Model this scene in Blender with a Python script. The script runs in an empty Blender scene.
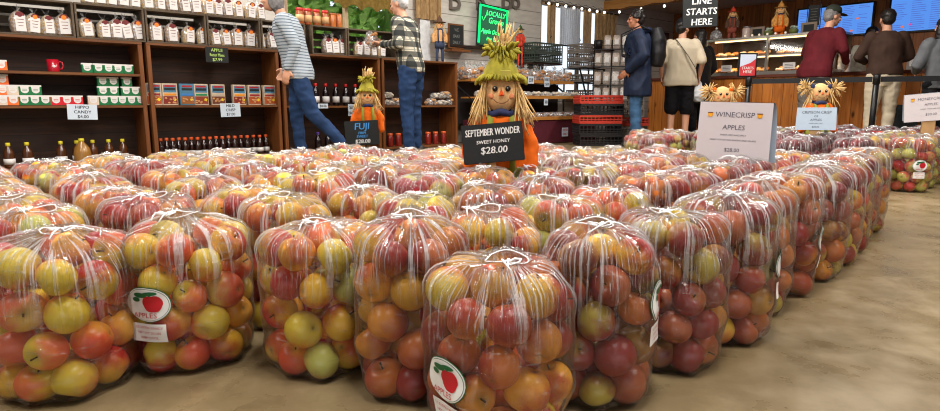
import bpy, bmesh, math, random
import numpy as np
from mathutils import Vector, Matrix, noise
from mathutils.bvhtree import BVHTree
random.seed(11); rng = np.random.RandomState(7)
sc = bpy.context.scene
COL = sc.collection
PI = math.pi

# ---------------------------------------------------------------- camera
F = 600.0; PITCH = math.atan(102.5 / F); CZ = 0.55
cam_d = bpy.data.cameras.new('camera'); cam = bpy.data.objects.new('camera', cam_d); COL.objects.link(cam)
cam.location = (0, 0, CZ); cam.rotation_euler = (PI / 2 - PITCH, 0, 0)
cam_d.sensor_width = 36; cam_d.lens = 36 * F / 940.0; cam_d.clip_start = 0.05; cam_d.clip_end = 200
sc.camera = cam
sc.view_settings.view_transform = 'Standard'; sc.view_settings.look = 'None'
sc.view_settings.exposure = 0.12; sc.view_settings.gamma = 1.0; sc.view_settings.use_curve_mapping = False
try:
    sc.cycles.transparent_max_bounces = 28
    sc.cycles.max_bounces = 8
    sc.cycles.filter_width = 1.1
    sc.cycles.sample_clamp_indirect = 4.0
    sc.cycles.caustics_reflective = False; sc.cycles.caustics_refractive = False
except Exception: pass

CA, SA = math.cos(PITCH), math.sin(PITCH)
def ray(px, py):
    x, u = px - 470.0, 205.5 - py
    return Vector((x, u * SA + F * CA, u * CA - F * SA))
def at(px, py, h=0.0):
    d = ray(px, py); t = (h - CZ) / d.z
    return Vector((d.x * t, d.y * t, h))
def at_depth(px, py, Y):
    d = ray(px, py); t = Y / d.y
    return Vector((d.x * t, Y, CZ + d.z * t))
def to_px(p):
    x, y, z = p[0], p[1], p[2] - CZ
    f = y * CA - z * SA; u = y * SA + z * CA
    return 470 + F * x / f, 205.5 - F * u / f, f

class Frame:
    """a wall line: s runs along it, n comes out of it towards the room"""
    def __init__(s, o, ang):
        s.o = Vector((o[0], o[1], 0)); s.ang = ang
        s.u = Vector((math.cos(ang), math.sin(ang), 0)); s.n = Vector((math.sin(ang), -math.cos(ang), 0))
    def pos(f, s, n, z): return f.o + f.u * s + f.n * n + Vector((0, 0, z))
    def hit(f, px, py, n=0.0):
        d = ray(px, py); o = Vector((0, 0, CZ)); p0 = f.o + f.n * n
        t = (p0 - o).dot(f.n) / d.dot(f.n); p = o + d * t
        return (p - f.o).dot(f.u), p.z

# ---------------------------------------------------------------- materials
def lin(c):
    return tuple((x / 12.92 if x <= .04045 else ((x + .055) / 1.055) ** 2.4) for x in (v / 255.0 for v in c))
class NT:
    def __init__(s, name):
        s.m = bpy.data.materials.new(name); s.m.use_nodes = True; s.t = s.m.node_tree; s.t.nodes.clear()
        s.out = s.t.nodes.new('ShaderNodeOutputMaterial')
    def n(s, typ, **kw):
        nd = s.t.nodes.new('ShaderNode' + typ)
        for k, v in kw.items():
            if k.startswith('i_'): nd.inputs[k[2:].replace('_', ' ')].default_value = v
            else: setattr(nd, k, v)
        return nd
    def l(s, a, b): s.t.links.new(a, b)
    def ramp(s, fac, stops, interp='LINEAR'):
        r = s.n('ValToRGB'); e = r.color_ramp.elements; r.color_ramp.interpolation = interp
        while len(e) < len(stops): e.new(.5)
        for i, (p, c) in enumerate(stops): e[i].position = p; e[i].color = (*c, 1) if len(c) == 3 else c
        s.l(fac, r.inputs[0]); return r.outputs[0]
    def math(s, op, a, b=None, c=None, clamp=False):
        m = s.n('Math', operation=op); m.use_clamp = clamp
        for i, v in enumerate((a, b, c)):
            if v is None: continue
            if isinstance(v, (int, float)): m.inputs[i].default_value = v
            else: s.l(v, m.inputs[i])
        return m.outputs[0]
    def mixc(s, fac, a, b):
        m = s.n('MixRGB')
        for i, v in enumerate((fac, a, b)):
            if isinstance(v, (int, float)): m.inputs[i].default_value = v
            elif isinstance(v, tuple): m.inputs[i].default_value = (*v[:3], 1)
            else: s.l(v, m.inputs[i])
        return m.outputs[0]
    def coord(s, kind='Object', scale=(1, 1, 1)):
        tc = s.n('TexCoord'); mp = s.n('Mapping'); mp.inputs['Scale'].default_value = scale
        s.l(tc.outputs[kind], mp.inputs[0]); return mp.outputs[0]
    def noise(s, vec, scale=5, detail=3, rough=.5, dist=0):
        nn = s.n('TexNoise'); nn.inputs['Scale'].default_value = scale; nn.inputs['Detail'].default_value = detail
        nn.inputs['Roughness'].default_value = rough; nn.inputs['Distortion'].default_value = dist
        s.l(vec, nn.inputs['Vector']); return nn.outputs['Fac']
    def bump(s, h, strength=.3, dist=.01):
        b = s.n('Bump'); b.inputs['Strength'].default_value = strength; b.inputs['Distance'].default_value = dist
        s.l(h, b.inputs['Height']); return b.outputs[0]
    def bsdf(s, color, rough=.5, spec=.5, metal=0, bump=None, **kw):
        p = s.n('BsdfPrincipled'); p.inputs['Roughness'].default_value = rough if isinstance(rough, (int, float)) else .5
        if not isinstance(rough, (int, float)): s.l(rough, p.inputs['Roughness'])
        p.inputs['Metallic'].default_value = metal; p.inputs['Specular IOR Level'].default_value = spec
        if isinstance(color, tuple): p.inputs['Base Color'].default_value = (*color[:3], 1)
        else: s.l(color, p.inputs['Base Color'])
        if bump is not None: s.l(bump, p.inputs['Normal'])
        for k, v in kw.items(): p.inputs[k.replace('_', ' ')].default_value = v
        return p.outputs[0]
    def done(s, sh): s.l(sh, s.out.inputs[0]); return s.m
M = {}
def plain(name, rgb, rough=.55, spec=.4, metal=0, var=.12, nscale=18, bump=0, **kw):
    if name in M: return M[name]
    t = NT(name); c = lin(rgb); nz = t.noise(t.coord(), nscale, 3)
    col = t.ramp(nz, [(.3, tuple(x * (1 - var) for x in c)), (.7, tuple(min(1, x * (1 + var)) for x in c))])
    b = t.bump(nz, bump, .005) if bump else None
    M[name] = t.done(t.bsdf(col, rough, spec, metal, b, **kw)); return M[name]
def emit(name, rgb, strength):
    if name in M: return M[name]
    t = NT(name); e = t.n('Emission'); e.inputs[0].default_value = (*lin(rgb), 1); e.inputs[1].default_value = strength
    M[name] = t.done(e.outputs[0]); return M[name]
def wood(name, a, b, axis='X', scale=1.0, plank=0.0, rough=.5, knots=False, paxis='Z'):
    if name in M: return M[name]
    t = NT(name)
    sc_ = {'X': (1.2, 14, 14), 'Z': (14, 14, 1.2), 'Y': (14, 1.2, 14)}[axis]
    v = t.coord('Object', tuple(x * scale for x in sc_))
    nz = t.noise(v, 2.0, 5, .6, .6)
    col = t.ramp(nz, [(.28, lin(a)), (.72, lin(b))])
    if knots:
        vo = t.n('TexVoronoi'); vo.inputs['Scale'].default_value = 3.2
        t.l(t.coord('Object', (1.6, 1.6, .7)), vo.inputs['Vector'])
        k = t.ramp(vo.outputs['Distance'], [(.05, (1, 1, 1)), (.13, (0, 0, 0))])
        col = t.mixc(k, col, tuple(x * .22 for x in lin(a)))
    if plank:
        sp = t.n('SeparateXYZ'); t.l(t.coord('Object'), sp.inputs[0])
        q = t.math('DIVIDE', sp.outputs[paxis], plank); fr = t.math('FRACT', q)
        g = t.math('LESS_THAN', fr, .035)
        wn = t.n('TexWhiteNoise'); wn.noise_dimensions = '1D'; t.l(t.math('FLOOR', q), wn.inputs['W'])
        hsv = t.n('HueSaturation'); t.l(col, hsv.inputs['Color'])
        t.l(t.math('MULTIPLY_ADD', wn.outputs['Value'], .5, .75), hsv.inputs['Value'])
        col = t.mixc(g, hsv.outputs[0], tuple(x * .2 for x in lin(a)))
    M[name] = t.done(t.bsdf(col, rough, .35, bump=t.bump(nz, .15, .004))); return M[name]

# ---------------------------------------------------------------- mesh building
class MB:
    def __init__(s): s.v = []; s.f = []; s.m = []; s.sm = []
    def add(s, vs, fs, mat=0, smooth=False, mtx=None):
        b = len(s.v)
        if mtx is not None: vs = [mtx @ Vector(v) for v in vs]
        s.v += [tuple(v) for v in vs]
        s.f += [tuple(b + i for i in f) for f in fs]; s.m += [mat] * len(fs); s.sm += [smooth] * len(fs); return s
    def box(s, c, d, mat=0, rot=None, bev=0.0):
        x, y, z = d[0] / 2, d[1] / 2, d[2] / 2
        mt = Matrix.Translation(c)
        if rot is not None: mt = mt @ (rot if isinstance(rot, Matrix) else Matrix.Rotation(rot, 4, 'Z'))
        if bev <= 0:
            vs = [(i * x, j * y, k * z) for k in (-1, 1) for j in (-1, 1) for i in (-1, 1)]
            fs = [(0, 2, 3, 1), (4, 5, 7, 6), (0, 1, 5, 4), (2, 6, 7, 3), (0, 4, 6, 2), (1, 3, 7, 5)]
            return s.add(vs, fs, mat, False, mt)
        bm = bmesh.new(); bmesh.ops.create_cube(bm, size=1)
        for v in bm.verts: v.co = Vector((v.co.x * d[0], v.co.y * d[1], v.co.z * d[2]))
        bmesh.ops.bevel(bm, geom=bm.edges[:], offset=bev, segments=2, affect='EDGES')
        bm.verts.ensure_lookup_table()
        s.add([v.co[:] for v in bm.verts], [[v.index for v in f.verts] for f in bm.faces], mat, False, mt); bm.free(); return s
    def lathe(s, prof, n=16, mat=0, c=(0, 0, 0), mtx=None, smooth=True, sx=1, sy=1):
        vs, fs = [], []
        for r, z in prof:
            for k in range(n):
                a = 2 * PI * k / n; vs.append((c[0] + r * math.cos(a) * sx, c[1] + r * math.sin(a) * sy, c[2] + z))
        for i in range(len(prof) - 1):
            for k in range(n):
                k2 = (k + 1) % n; fs.append((i * n + k, i * n + k2, (i + 1) * n + k2, (i + 1) * n + k))
        if prof[0][0] > 1e-6: fs.append(tuple(range(n - 1, -1, -1)))
        if prof[-1][0] > 1e-6: fs.append(tuple((len(prof) - 1) * n + k for k in range(n)))
        return s.add(vs, fs, mat, smooth, mtx)
    def cyl(s, c, r, h, n=16, mat=0, smooth=True, mtx=None):
        return s.lathe([(r, 0), (r, h)], n, mat, c, mtx, smooth)
    def ell(s, c, r, n=14, m=9, mat=0, mtx=None):
        if isinstance(r, (int, float)): r = (r, r, r)
        vs, fs = [(c[0], c[1], c[2] - r[2])], []
        for i in range(1, m):
            p = PI * i / m
            for k in range(n):
                a = 2 * PI * k / n
                vs.append((c[0] + r[0] * math.sin(p) * math.cos(a), c[1] + r[1] * math.sin(p) * math.sin(a), c[2] - r[2] * math.cos(p)))
        vs.append((c[0], c[1], c[2] + r[2])); top = len(vs) - 1
        for k in range(n):
            k2 = (k + 1) % n; fs.append((0, 1 + k2, 1 + k)); fs.append((top, 1 + (m - 2) * n + k, 1 + (m - 2) * n + k2))
            for i in range(m - 2): fs.append((1 + i * n + k, 1 + i * n + k2, 1 + (i + 1) * n + k2, 1 + (i + 1) * n + k))
        return s.add(vs, fs, mat, True, mtx)
    def tube(s, pts, r, n=8, mat=0, closed=False, ref=None, mtx=None):
        """tube along points; r is one radius, or per point a radius or (rx, ry)"""
        P = [Vector(p) for p in pts]; N = len(P)
        if isinstance(r, (int, float)): r = [r] * N
        r = [(x, x) if isinstance(x, (int, float)) else x for x in r]
        vs, fs = [], []; up = None
        for i in range(N):
            if closed: t = P[(i + 1) % N] - P[i - 1]
            else: t = P[min(i + 1, N - 1)] - P[max(i - 1, 0)]
            if t.length < 1e-9: t = Vector((0, 0, 1))
            t.normalize()
            if up is None:
                up = Vector(ref) if ref is not None else (Vector((0, 0, 1)) if abs(t.z) < .8 else Vector((1, 0, 0)))
            a = up - t * up.dot(t)
            if a.length < 1e-5: a = t.orthogonal()
            a.normalize(); b = t.cross(a); up = a
            for k in range(n):
                w = 2 * PI * k / n; vs.append(P[i] + a * (math.cos(w) * r[i][0]) + b * (math.sin(w) * r[i][1]))
        for i in range(N if closed else N - 1):
            j = (i + 1) % N
            for k in range(n):
                k2 = (k + 1) % n; fs.append((i * n + k, i * n + k2, j * n + k2, j * n + k))
        if not closed: fs.append(tuple(range(n - 1, -1, -1))); fs.append(tuple((N - 1) * n + k for k in range(n)))
        return s.add(vs, fs, mat, True, mtx)
    def quad(s, a, b, c, d, mat=0): return s.add([a, b, c, d], [(0, 1, 2, 3)], mat)
    def poly(s, pts, mat=0): return s.add(pts, [tuple(range(len(pts)))], mat)
    def mesh(s, name, mats):
        me = bpy.data.meshes.new(name); me.from_pydata(s.v, [], s.f)
        for m in (mats if isinstance(mats, (list, tuple)) else [mats]): me.materials.append(m)
        me.polygons.foreach_set('material_index', s.m); me.polygons.foreach_set('use_smooth', s.sm)
        me.update(); return me
    def build(s, name, mats, parent=None, loc=(0, 0, 0), rz=0):
        return place(name, s.mesh(name, mats), parent, loc, rz)
def place(name, me, parent=None, loc=(0, 0, 0), rz=0):
    o = bpy.data.objects.new(name, me); COL.objects.link(o); o.parent = parent; o.location = loc
    o.rotation_euler = (0, 0, rz) if isinstance(rz, (int, float)) else rz
    return o
def tag(o, label, cat, group=None):
    o['label'] = label; o['category'] = cat
    if group: o['group'] = group
    return o
def thing(name, label, cat, loc=(0, 0, 0), rz=0, group=None):
    o = bpy.data.objects.new(name, None); COL.objects.link(o); o.location = loc
    o.rotation_euler = (0, 0, rz) if isinstance(rz, (int, float)) else rz
    o.empty_display_size = .05
    return tag(o, label, cat, group)
def struct(o): o['kind'] = 'structure'; return o
KIDS = {}
def dup(root, loc, rz, label, group=None):
    if root.name not in KIDS: KIDS[root.name] = [c for c in bpy.data.objects if c.parent is root]
    r = root.copy(); COL.objects.link(r); r.location = loc
    r.rotation_euler = (0, 0, rz) if isinstance(rz, (int, float)) else rz
    r['label'] = label
    if group: r['group'] = group
    for ch in KIDS[root.name]:
        c = ch.copy(); COL.objects.link(c); c.parent = r
        if ch.name not in KIDS: KIDS[ch.name] = [g for g in bpy.data.objects if g.parent is ch]
        for g in KIDS[ch.name]:
            d = g.copy(); COL.objects.link(d); d.parent = c
    return r
class Proto:
    """first use moves the built thing itself, later uses copy it"""
    def __init__(s, root): s.r = root; s.used = False
    def put(s, loc, rz, label, group=None):
        if not s.used:
            s.used = True; r = s.r; r.location = loc
            r.rotation_euler = (0, 0, rz) if isinstance(rz, (int, float)) else rz
            r['label'] = label
            if group: r['group'] = group
            return r
        return dup(s.r, loc, rz, label, group)
ORD = ['zeroth', 'first', 'second', 'third', 'fourth', 'fifth', 'sixth', 'seventh', 'eighth', 'ninth', 'tenth', 'eleventh', 'twelfth',
       'thirteenth', 'fourteenth', 'fifteenth', 'sixteenth', 'seventeenth', 'eighteenth', 'nineteenth', 'twentieth', 'twenty-first', 'twenty-second', 'twenty-third', 'twenty-fourth']
TXT = {}
def text_geo(s, size, shear=0.0, align='CENTER', ext=0.0):
    """lettering as vertices and faces in the XY plane, centred on x"""
    key = (s, size, shear, align, ext)
    if key in TXT: return TXT[key]
    cu = bpy.data.curves.new('lettering', 'FONT'); cu.body = s; cu.size = size; cu.align_x = align; cu.shear = shear
    cu.resolution_u = 2; cu.extrude = ext; cu.align_y = 'CENTER'
    o = bpy.data.objects.new('lettering', cu); bench = bpy.data.scenes.new('bench'); bench.collection.objects.link(o); bench.view_layers[0].update()
    me = bpy.data.meshes.new_from_object(o.evaluated_get(bench.view_layers[0].depsgraph))
    vs = [v.co[:] for v in me.vertices]; fs = [tuple(p.vertices) for p in me.polygons]
    bpy.data.objects.remove(o); bpy.data.scenes.remove(bench); bpy.data.curves.remove(cu); bpy.data.meshes.remove(me)
    TXT[key] = (vs, fs); return TXT[key]
def put_text(mb, s, size, x, z, y=0.0, mat=0, shear=0.0, wx=1.0, rot=0.0, bold=0):
    """writing that stands upright in the local XZ plane and is read from -y"""
    vs, fs = text_geo(s, size, shear)
    c, d = math.cos(rot), math.sin(rot)
    for k in range(bold + 1):
        o = k * size * .035
        mb.add([(x + (v[0] * wx) * c - v[1] * d + o, y - .0002 * k, z + (v[0] * wx) * d + v[1] * c) for v in vs], fs, mat)
# ---------------------------------------------------------------- the bags of apples
def m_apple():
    t = NT('apple_skin')
    ba = t.n('Attribute', attribute_name='base_tone'); rd = t.n('Attribute', attribute_name='blush_tone')
    v = t.coord('Object'); n1 = t.noise(v, 55, 3, .6, .5); n2 = t.noise(v, 190, 2, .6)
    b = t.math('ADD', rd.outputs['Alpha'], t.math('MULTIPLY', t.math('SUBTRACT', n1, .5), 1.5))
    b = t.math('ADD', b, t.math('MULTIPLY', t.math('SUBTRACT', n2, .5), .9))
    fac = t.ramp(b, [(.28, (0, 0, 0)), (.78, (1, 1, 1))])
    col = t.mixc(fac, ba.outputs['Color'], rd.outputs['Color'])
    sp = t.ramp(t.noise(v, 420, 1), [(.70, (0, 0, 0)), (.80, (1, 1, 1))])
    col = t.mixc(t.math('MULTIPLY', sp, .35), col, lin((225, 190, 120)))
    return t.done(t.bsdf(col, t.ramp(n1, [(.3, (.24,) * 3), (.7, (.42,) * 3)]), .45, bump=t.bump(n2, .06, .002)))
M['apple'] = m_apple()
M['stem'] = plain('apple_stem', (74, 52, 30), .7)

def m_film():
    t = NT('clear_plastic_film')
    uv = t.n('TexCoord').outputs['UV']
    def sc_uv(sx, sy):
        mp = t.n('Mapping'); mp.inputs['Scale'].default_value = (sx, sy, 1); t.l(uv, mp.inputs[0]); return mp.outputs[0]
    sp = t.n('SeparateXYZ'); t.l(uv, sp.inputs[0]); V = sp.outputs['Y']
    # gathers running down from the drawstring; reflected light painted as white streaks
    pl = t.noise(sc_uv(52, 2.0), 1.0, 4, .75, .6)
    pl2 = t.noise(sc_uv(130, 3.0), 1.0, 3, .7, .9)
    gather = t.ramp(V, [(.05, (1, 1, 1)), (.24, (.75,) * 3), (.36, (.22,) * 3), (.46, (.06,) * 3), (.85, (.04,) * 3), (1, (.4,) * 3)])
    s1 = t.ramp(pl, [(.555, (0, 0, 0)), (.60, (1, 1, 1))]); s2 = t.ramp(pl2, [(.56, (0, 0, 0)), (.61, (1, 1, 1))])
    streak = t.math('MULTIPLY', t.math('MAXIMUM', s1, t.math('MULTIPLY', s2, .8)), gather)
    # tension creases across the sides, with streak highlights painted in white
    ob = t.coord('Object', (9, 9, 70)); cr = t.noise(ob, 1.0, 4, .65, 1.0)
    crease_glint = t.math('MULTIPLY', t.ramp(cr, [(.63, (0, 0, 0)), (.66, (1, 1, 1))]), .20)
    lw = t.n('LayerWeight'); lw.inputs['Blend'].default_value = .25
    edge = t.math('MULTIPLY', t.math('POWER', lw.outputs['Facing'], 5.0), .50)  # bright rim of the film painted on at grazing view
    haze = t.math('ADD', edge, .008)
    fac = t.math('ADD', t.math('MULTIPLY', streak, .80), t.math('ADD', crease_glint, haze), clamp=True)
    h = t.math('ADD', t.math('MULTIPLY', t.math('ADD', pl, pl2), gather), t.math('MULTIPLY', cr, .25))
    wide = t.noise(t.coord('Object', (26, 26, 26)), 1.0, 3, .6, .8)
    h = t.math('ADD', h, t.math('MULTIPLY', wide, .45))
    bp = t.bump(h, 1.0, .016)
    tr = t.n('BsdfTransparent'); tr.inputs[0].default_value = (.985, .985, .985, 1)
    df = t.n('BsdfDiffuse'); df.inputs[0].default_value = (.93, .93, .95, 1)
    tl = t.n('BsdfTranslucent'); tl.inputs[0].default_value = (.9, .9, .92, 1)
    gl = t.n('BsdfGlossy'); gl.inputs['Roughness'].default_value = .09; gl.inputs[0].default_value = (1, 1, 1, 1)
    for nd in (df, gl): t.l(bp, nd.inputs['Normal'])
    m1 = t.n('MixShader'); m1.inputs[0].default_value = .35; t.l(df.outputs[0], m1.inputs[1]); t.l(tl.outputs[0], m1.inputs[2])
    a = t.n('MixShader'); t.l(fac, a.inputs[0]); t.l(tr.outputs[0], a.inputs[1]); t.l(m1.outputs[0], a.inputs[2])
    fr = t.n('Fresnel'); fr.inputs[0].default_value = 1.42; t.l(bp, fr.inputs['Normal'])
    g = t.math('ADD', t.math('MULTIPLY', fr.outputs[0], .7), .006, clamp=True)
    b = t.n('MixShader'); t.l(g, b.inputs[0]); t.l(a.outputs[0], b.inputs[1]); t.l(gl.outputs[0], b.inputs[2])
    return t.done(b.outputs[0])
M['film'] = m_film()
M['cord'] = plain('white_cord', (236, 236, 238), .5, .4)
M['lab_white'] = plain('label_white', (232, 230, 228), .4); M['lab_green'] = plain('label_green', (18, 96, 52), .4)
M['lab_red'] = plain('label_red', (190, 24, 40), .4)

TONES = {   # base colours and blush colours of the sorts
    'gold':  ([(250, 202, 64), (244, 190, 54), (250, 178, 60), (232, 200, 62)], [(208, 48, 38), (222, 76, 44), (188, 32, 38), (230, 102, 54)], (-.03, .74)),
    'dusky': ([(226, 146, 48), (218, 160, 52), (210, 116, 46), (204, 170, 54)], [(156, 40, 34), (172, 58, 38), (138, 32, 34), (184, 78, 46)], (.18, .88)),
    'winey': ([(208, 150, 66), (200, 176, 70), (190, 100, 58)], [(134, 34, 38), (114, 26, 36), (152, 50, 44)], (.28, .98)),
    'crimson': ([(126, 38, 42), (106, 30, 38)], [(122, 14, 30), (90, 12, 28), (158, 22, 34)], (.7, 1.1)),
    'red':   ([(224, 150, 80), (214, 120, 70)], [(176, 26, 34), (156, 22, 34), (190, 48, 42)], (.4, 1.05)),
    'yellow': ([(226, 208, 92), (208, 204, 96), (232, 190, 88)], [(222, 100, 70), (206, 60, 54)], (0, .65)),
    'green': ([(176, 186, 104), (158, 176, 104), (196, 196, 128)], [(170, 184, 100), (190, 120, 80)], (0, .3)),
}
def tone_word(t): return {'gold': 'yellow and orange-red', 'dusky': 'dusky red', 'winey': 'dark wine-red', 'crimson': 'deep crimson', 'red': 'bright red', 'yellow': 'yellow and pink', 'green': 'pale green'}[t]
def apple_arrays(n, m, tone, seed):
    """vertices, quads, base colour, blush colour for a unit-radius apple"""
    r = random.Random(seed); nz = Vector((r.uniform(0, 50), r.uniform(0, 50), r.uniform(0, 50)))
    bases, reds, (b0, b1) = TONES[tone]
    c1 = np.array(lin(r.choice(bases))); c2 = np.array(lin(r.choice(reds)))
    bl = r.uniform(b0, b1); ax = Vector((r.gauss(0, 1), r.gauss(0, 1), r.gauss(0, .6))).normalized()
    vs, cb, cr = [], [], []
    psis = [0] + [PI * (i / m) ** 1.0 for i in range(1, m)] + [PI]
    asym = r.uniform(-.05, .05); tall = r.uniform(.86, .96)
    for i, p in enumerate(psis):
        ks = [0] if i in (0, m) else range(n)
        for k in ks:
            a = 2 * PI * k / n
            R = 1 - .36 * math.exp(-(p / .33) ** 2) - .17 * math.exp(-((PI - p) / .30) ** 2) + .03 * math.sin(p) * math.cos(2 * a + nz.x)
            R *= 1 + asym * math.cos(a)
            sx = math.sin(p) * R * (1 - .07 * (1 - math.cos(p)) * .5)
            co = Vector((sx * math.cos(a), sx * math.sin(a), math.cos(p) * R * tall))
            vs.append(co[:])
            d = co.normalized()
            q = bl + .48 * d.dot(ax) + .25 * noise.noise(d * 2.2 + nz)
            dim = math.exp(-(p / .42) ** 2)
            base = c1 * (1 - .45 * dim) + np.array(lin((120, 110, 40))) * .45 * dim
            e = math.exp(-((PI - p) / .16) ** 2); base = base * (1 - .8 * e) + np.array(lin((70, 50, 30))) * .8 * e
            cb.append((*base, 1)); cr.append((*c2, min(1, max(0, q * (1 - .45 * dim) * (1 - .7 * e)))))
    fs = []
    idx = lambda i, k: 1 + (i - 1) * n + (k % n)
    last = len(vs) - 1
    for k in range(0, n, 2):
        fs.append((0, idx(1, k), idx(1, k + 1), idx(1, k + 2))); fs.append((last, idx(m - 1, k + 2), idx(m - 1, k + 1), idx(m - 1, k)))
    for i in range(1, m - 1):
        for k in range(n): fs.append((idx(i, k), idx(i + 1, k), idx(i + 1, k + 1), idx(i, k + 1)))
    return np.array(vs, 'f4'), np.array(fs, 'i4'), np.array(cb, 'f4'), np.array(cr, 'f4')
def mesh_np(name, V, Q, cb, cr, mat):
    me = bpy.data.meshes.new(name); me.vertices.add(len(V)); me.vertices.foreach_set('co', V.ravel())
    me.loops.add(Q.size); me.loops.foreach_set('vertex_index', Q.ravel())
    me.polygons.add(len(Q)); me.polygons.foreach_set('loop_start', np.arange(0, Q.size, 4, dtype='i4'))
    me.update(calc_edges=True)
    me.polygons.foreach_set('use_smooth', np.ones(len(Q), bool))
    a = me.attributes.new('base_tone', 'FLOAT_COLOR', 'POINT'); a.data.foreach_set('color', cb.ravel())
    a = me.attributes.new('blush_tone', 'FLOAT_COLOR', 'POINT'); a.data.foreach_set('color', cr.ravel())
    me.materials.append(mat); me.validate(); return me
NV = 9
APP_HI, APP_LO = {}, {}
for t_ in TONES:
    for k_ in range(NV):
        V_, Q_, cb_, cr_ = apple_arrays(26, 17, t_, hash((len(t_), ord(t_[0]), k_)) & 0xffff)
        APP_HI[t_, k_] = mesh_np('apple', V_, Q_, cb_, cr_, M['apple'])
        APP_LO[t_, k_] = apple_arrays(12, 8, t_, hash((len(t_), ord(t_[0]), k_)) & 0xffff)
STEM = MB().tube([(0, 0, .50), (.02, 0, .72), (.06, .02, .95)], [.045, .035, .05], 6).mesh('stem', M['stem'])

def pack(seed, R, H, nap, rmin=.0335, rmax=.0402):
    """settle loose apples in a bag of radius R"""
    r = np.random.RandomState(seed); ca, sa = math.cos(seed * .61), math.sin(seed * .61)
    rad = r.uniform(rmin, rmax, nap); a = r.uniform(0, 2 * PI, nap); q = np.sqrt(r.uniform(0, 1, nap)) * (R - .04)
    P = np.stack([q * np.cos(a), q * np.sin(a), r.uniform(.04, H * 1.15, nap)], 1)
    for it in range(420):
        P[:, 2] -= .0035 if it < 300 else .0008
        for sub in range(2):
            D = P[:, None] - P[None]; d = np.linalg.norm(D, axis=2) + np.eye(nap); S = rad[:, None] + rad[None]
            ov = np.clip(S - d, 0, None) * (1 - np.eye(nap))
            P += (D / d[..., None] * ov[..., None] * .42).sum(1)
            zz = np.clip(P[:, 2] / H, 0, 1.2)
            Rz = R * (1 - .10 * np.clip(1 - zz / .25, 0, 1) - .05 * np.clip((zz - .8) / .2, 0, 1.5))
            ux, uy = P[:, 0] * ca + P[:, 1] * sa, P[:, 1] * ca - P[:, 0] * sa; rr = (np.abs(ux) ** 2.8 + np.abs(uy) ** 2.8) ** (1 / 2.8) + 1e-9; lim = Rz - rad
            k = np.where(rr > lim, lim / rr, 1); P[:, 0] *= k; P[:, 1] *= k
            P[:, 2] = np.minimum(P[:, 2], H - rad - .25 * np.maximum(rr - .05, 0) ** 1.0)
            P[:, 2] = np.maximum(P[:, 2], rad * .93 + .003)
    return P, rad

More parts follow.
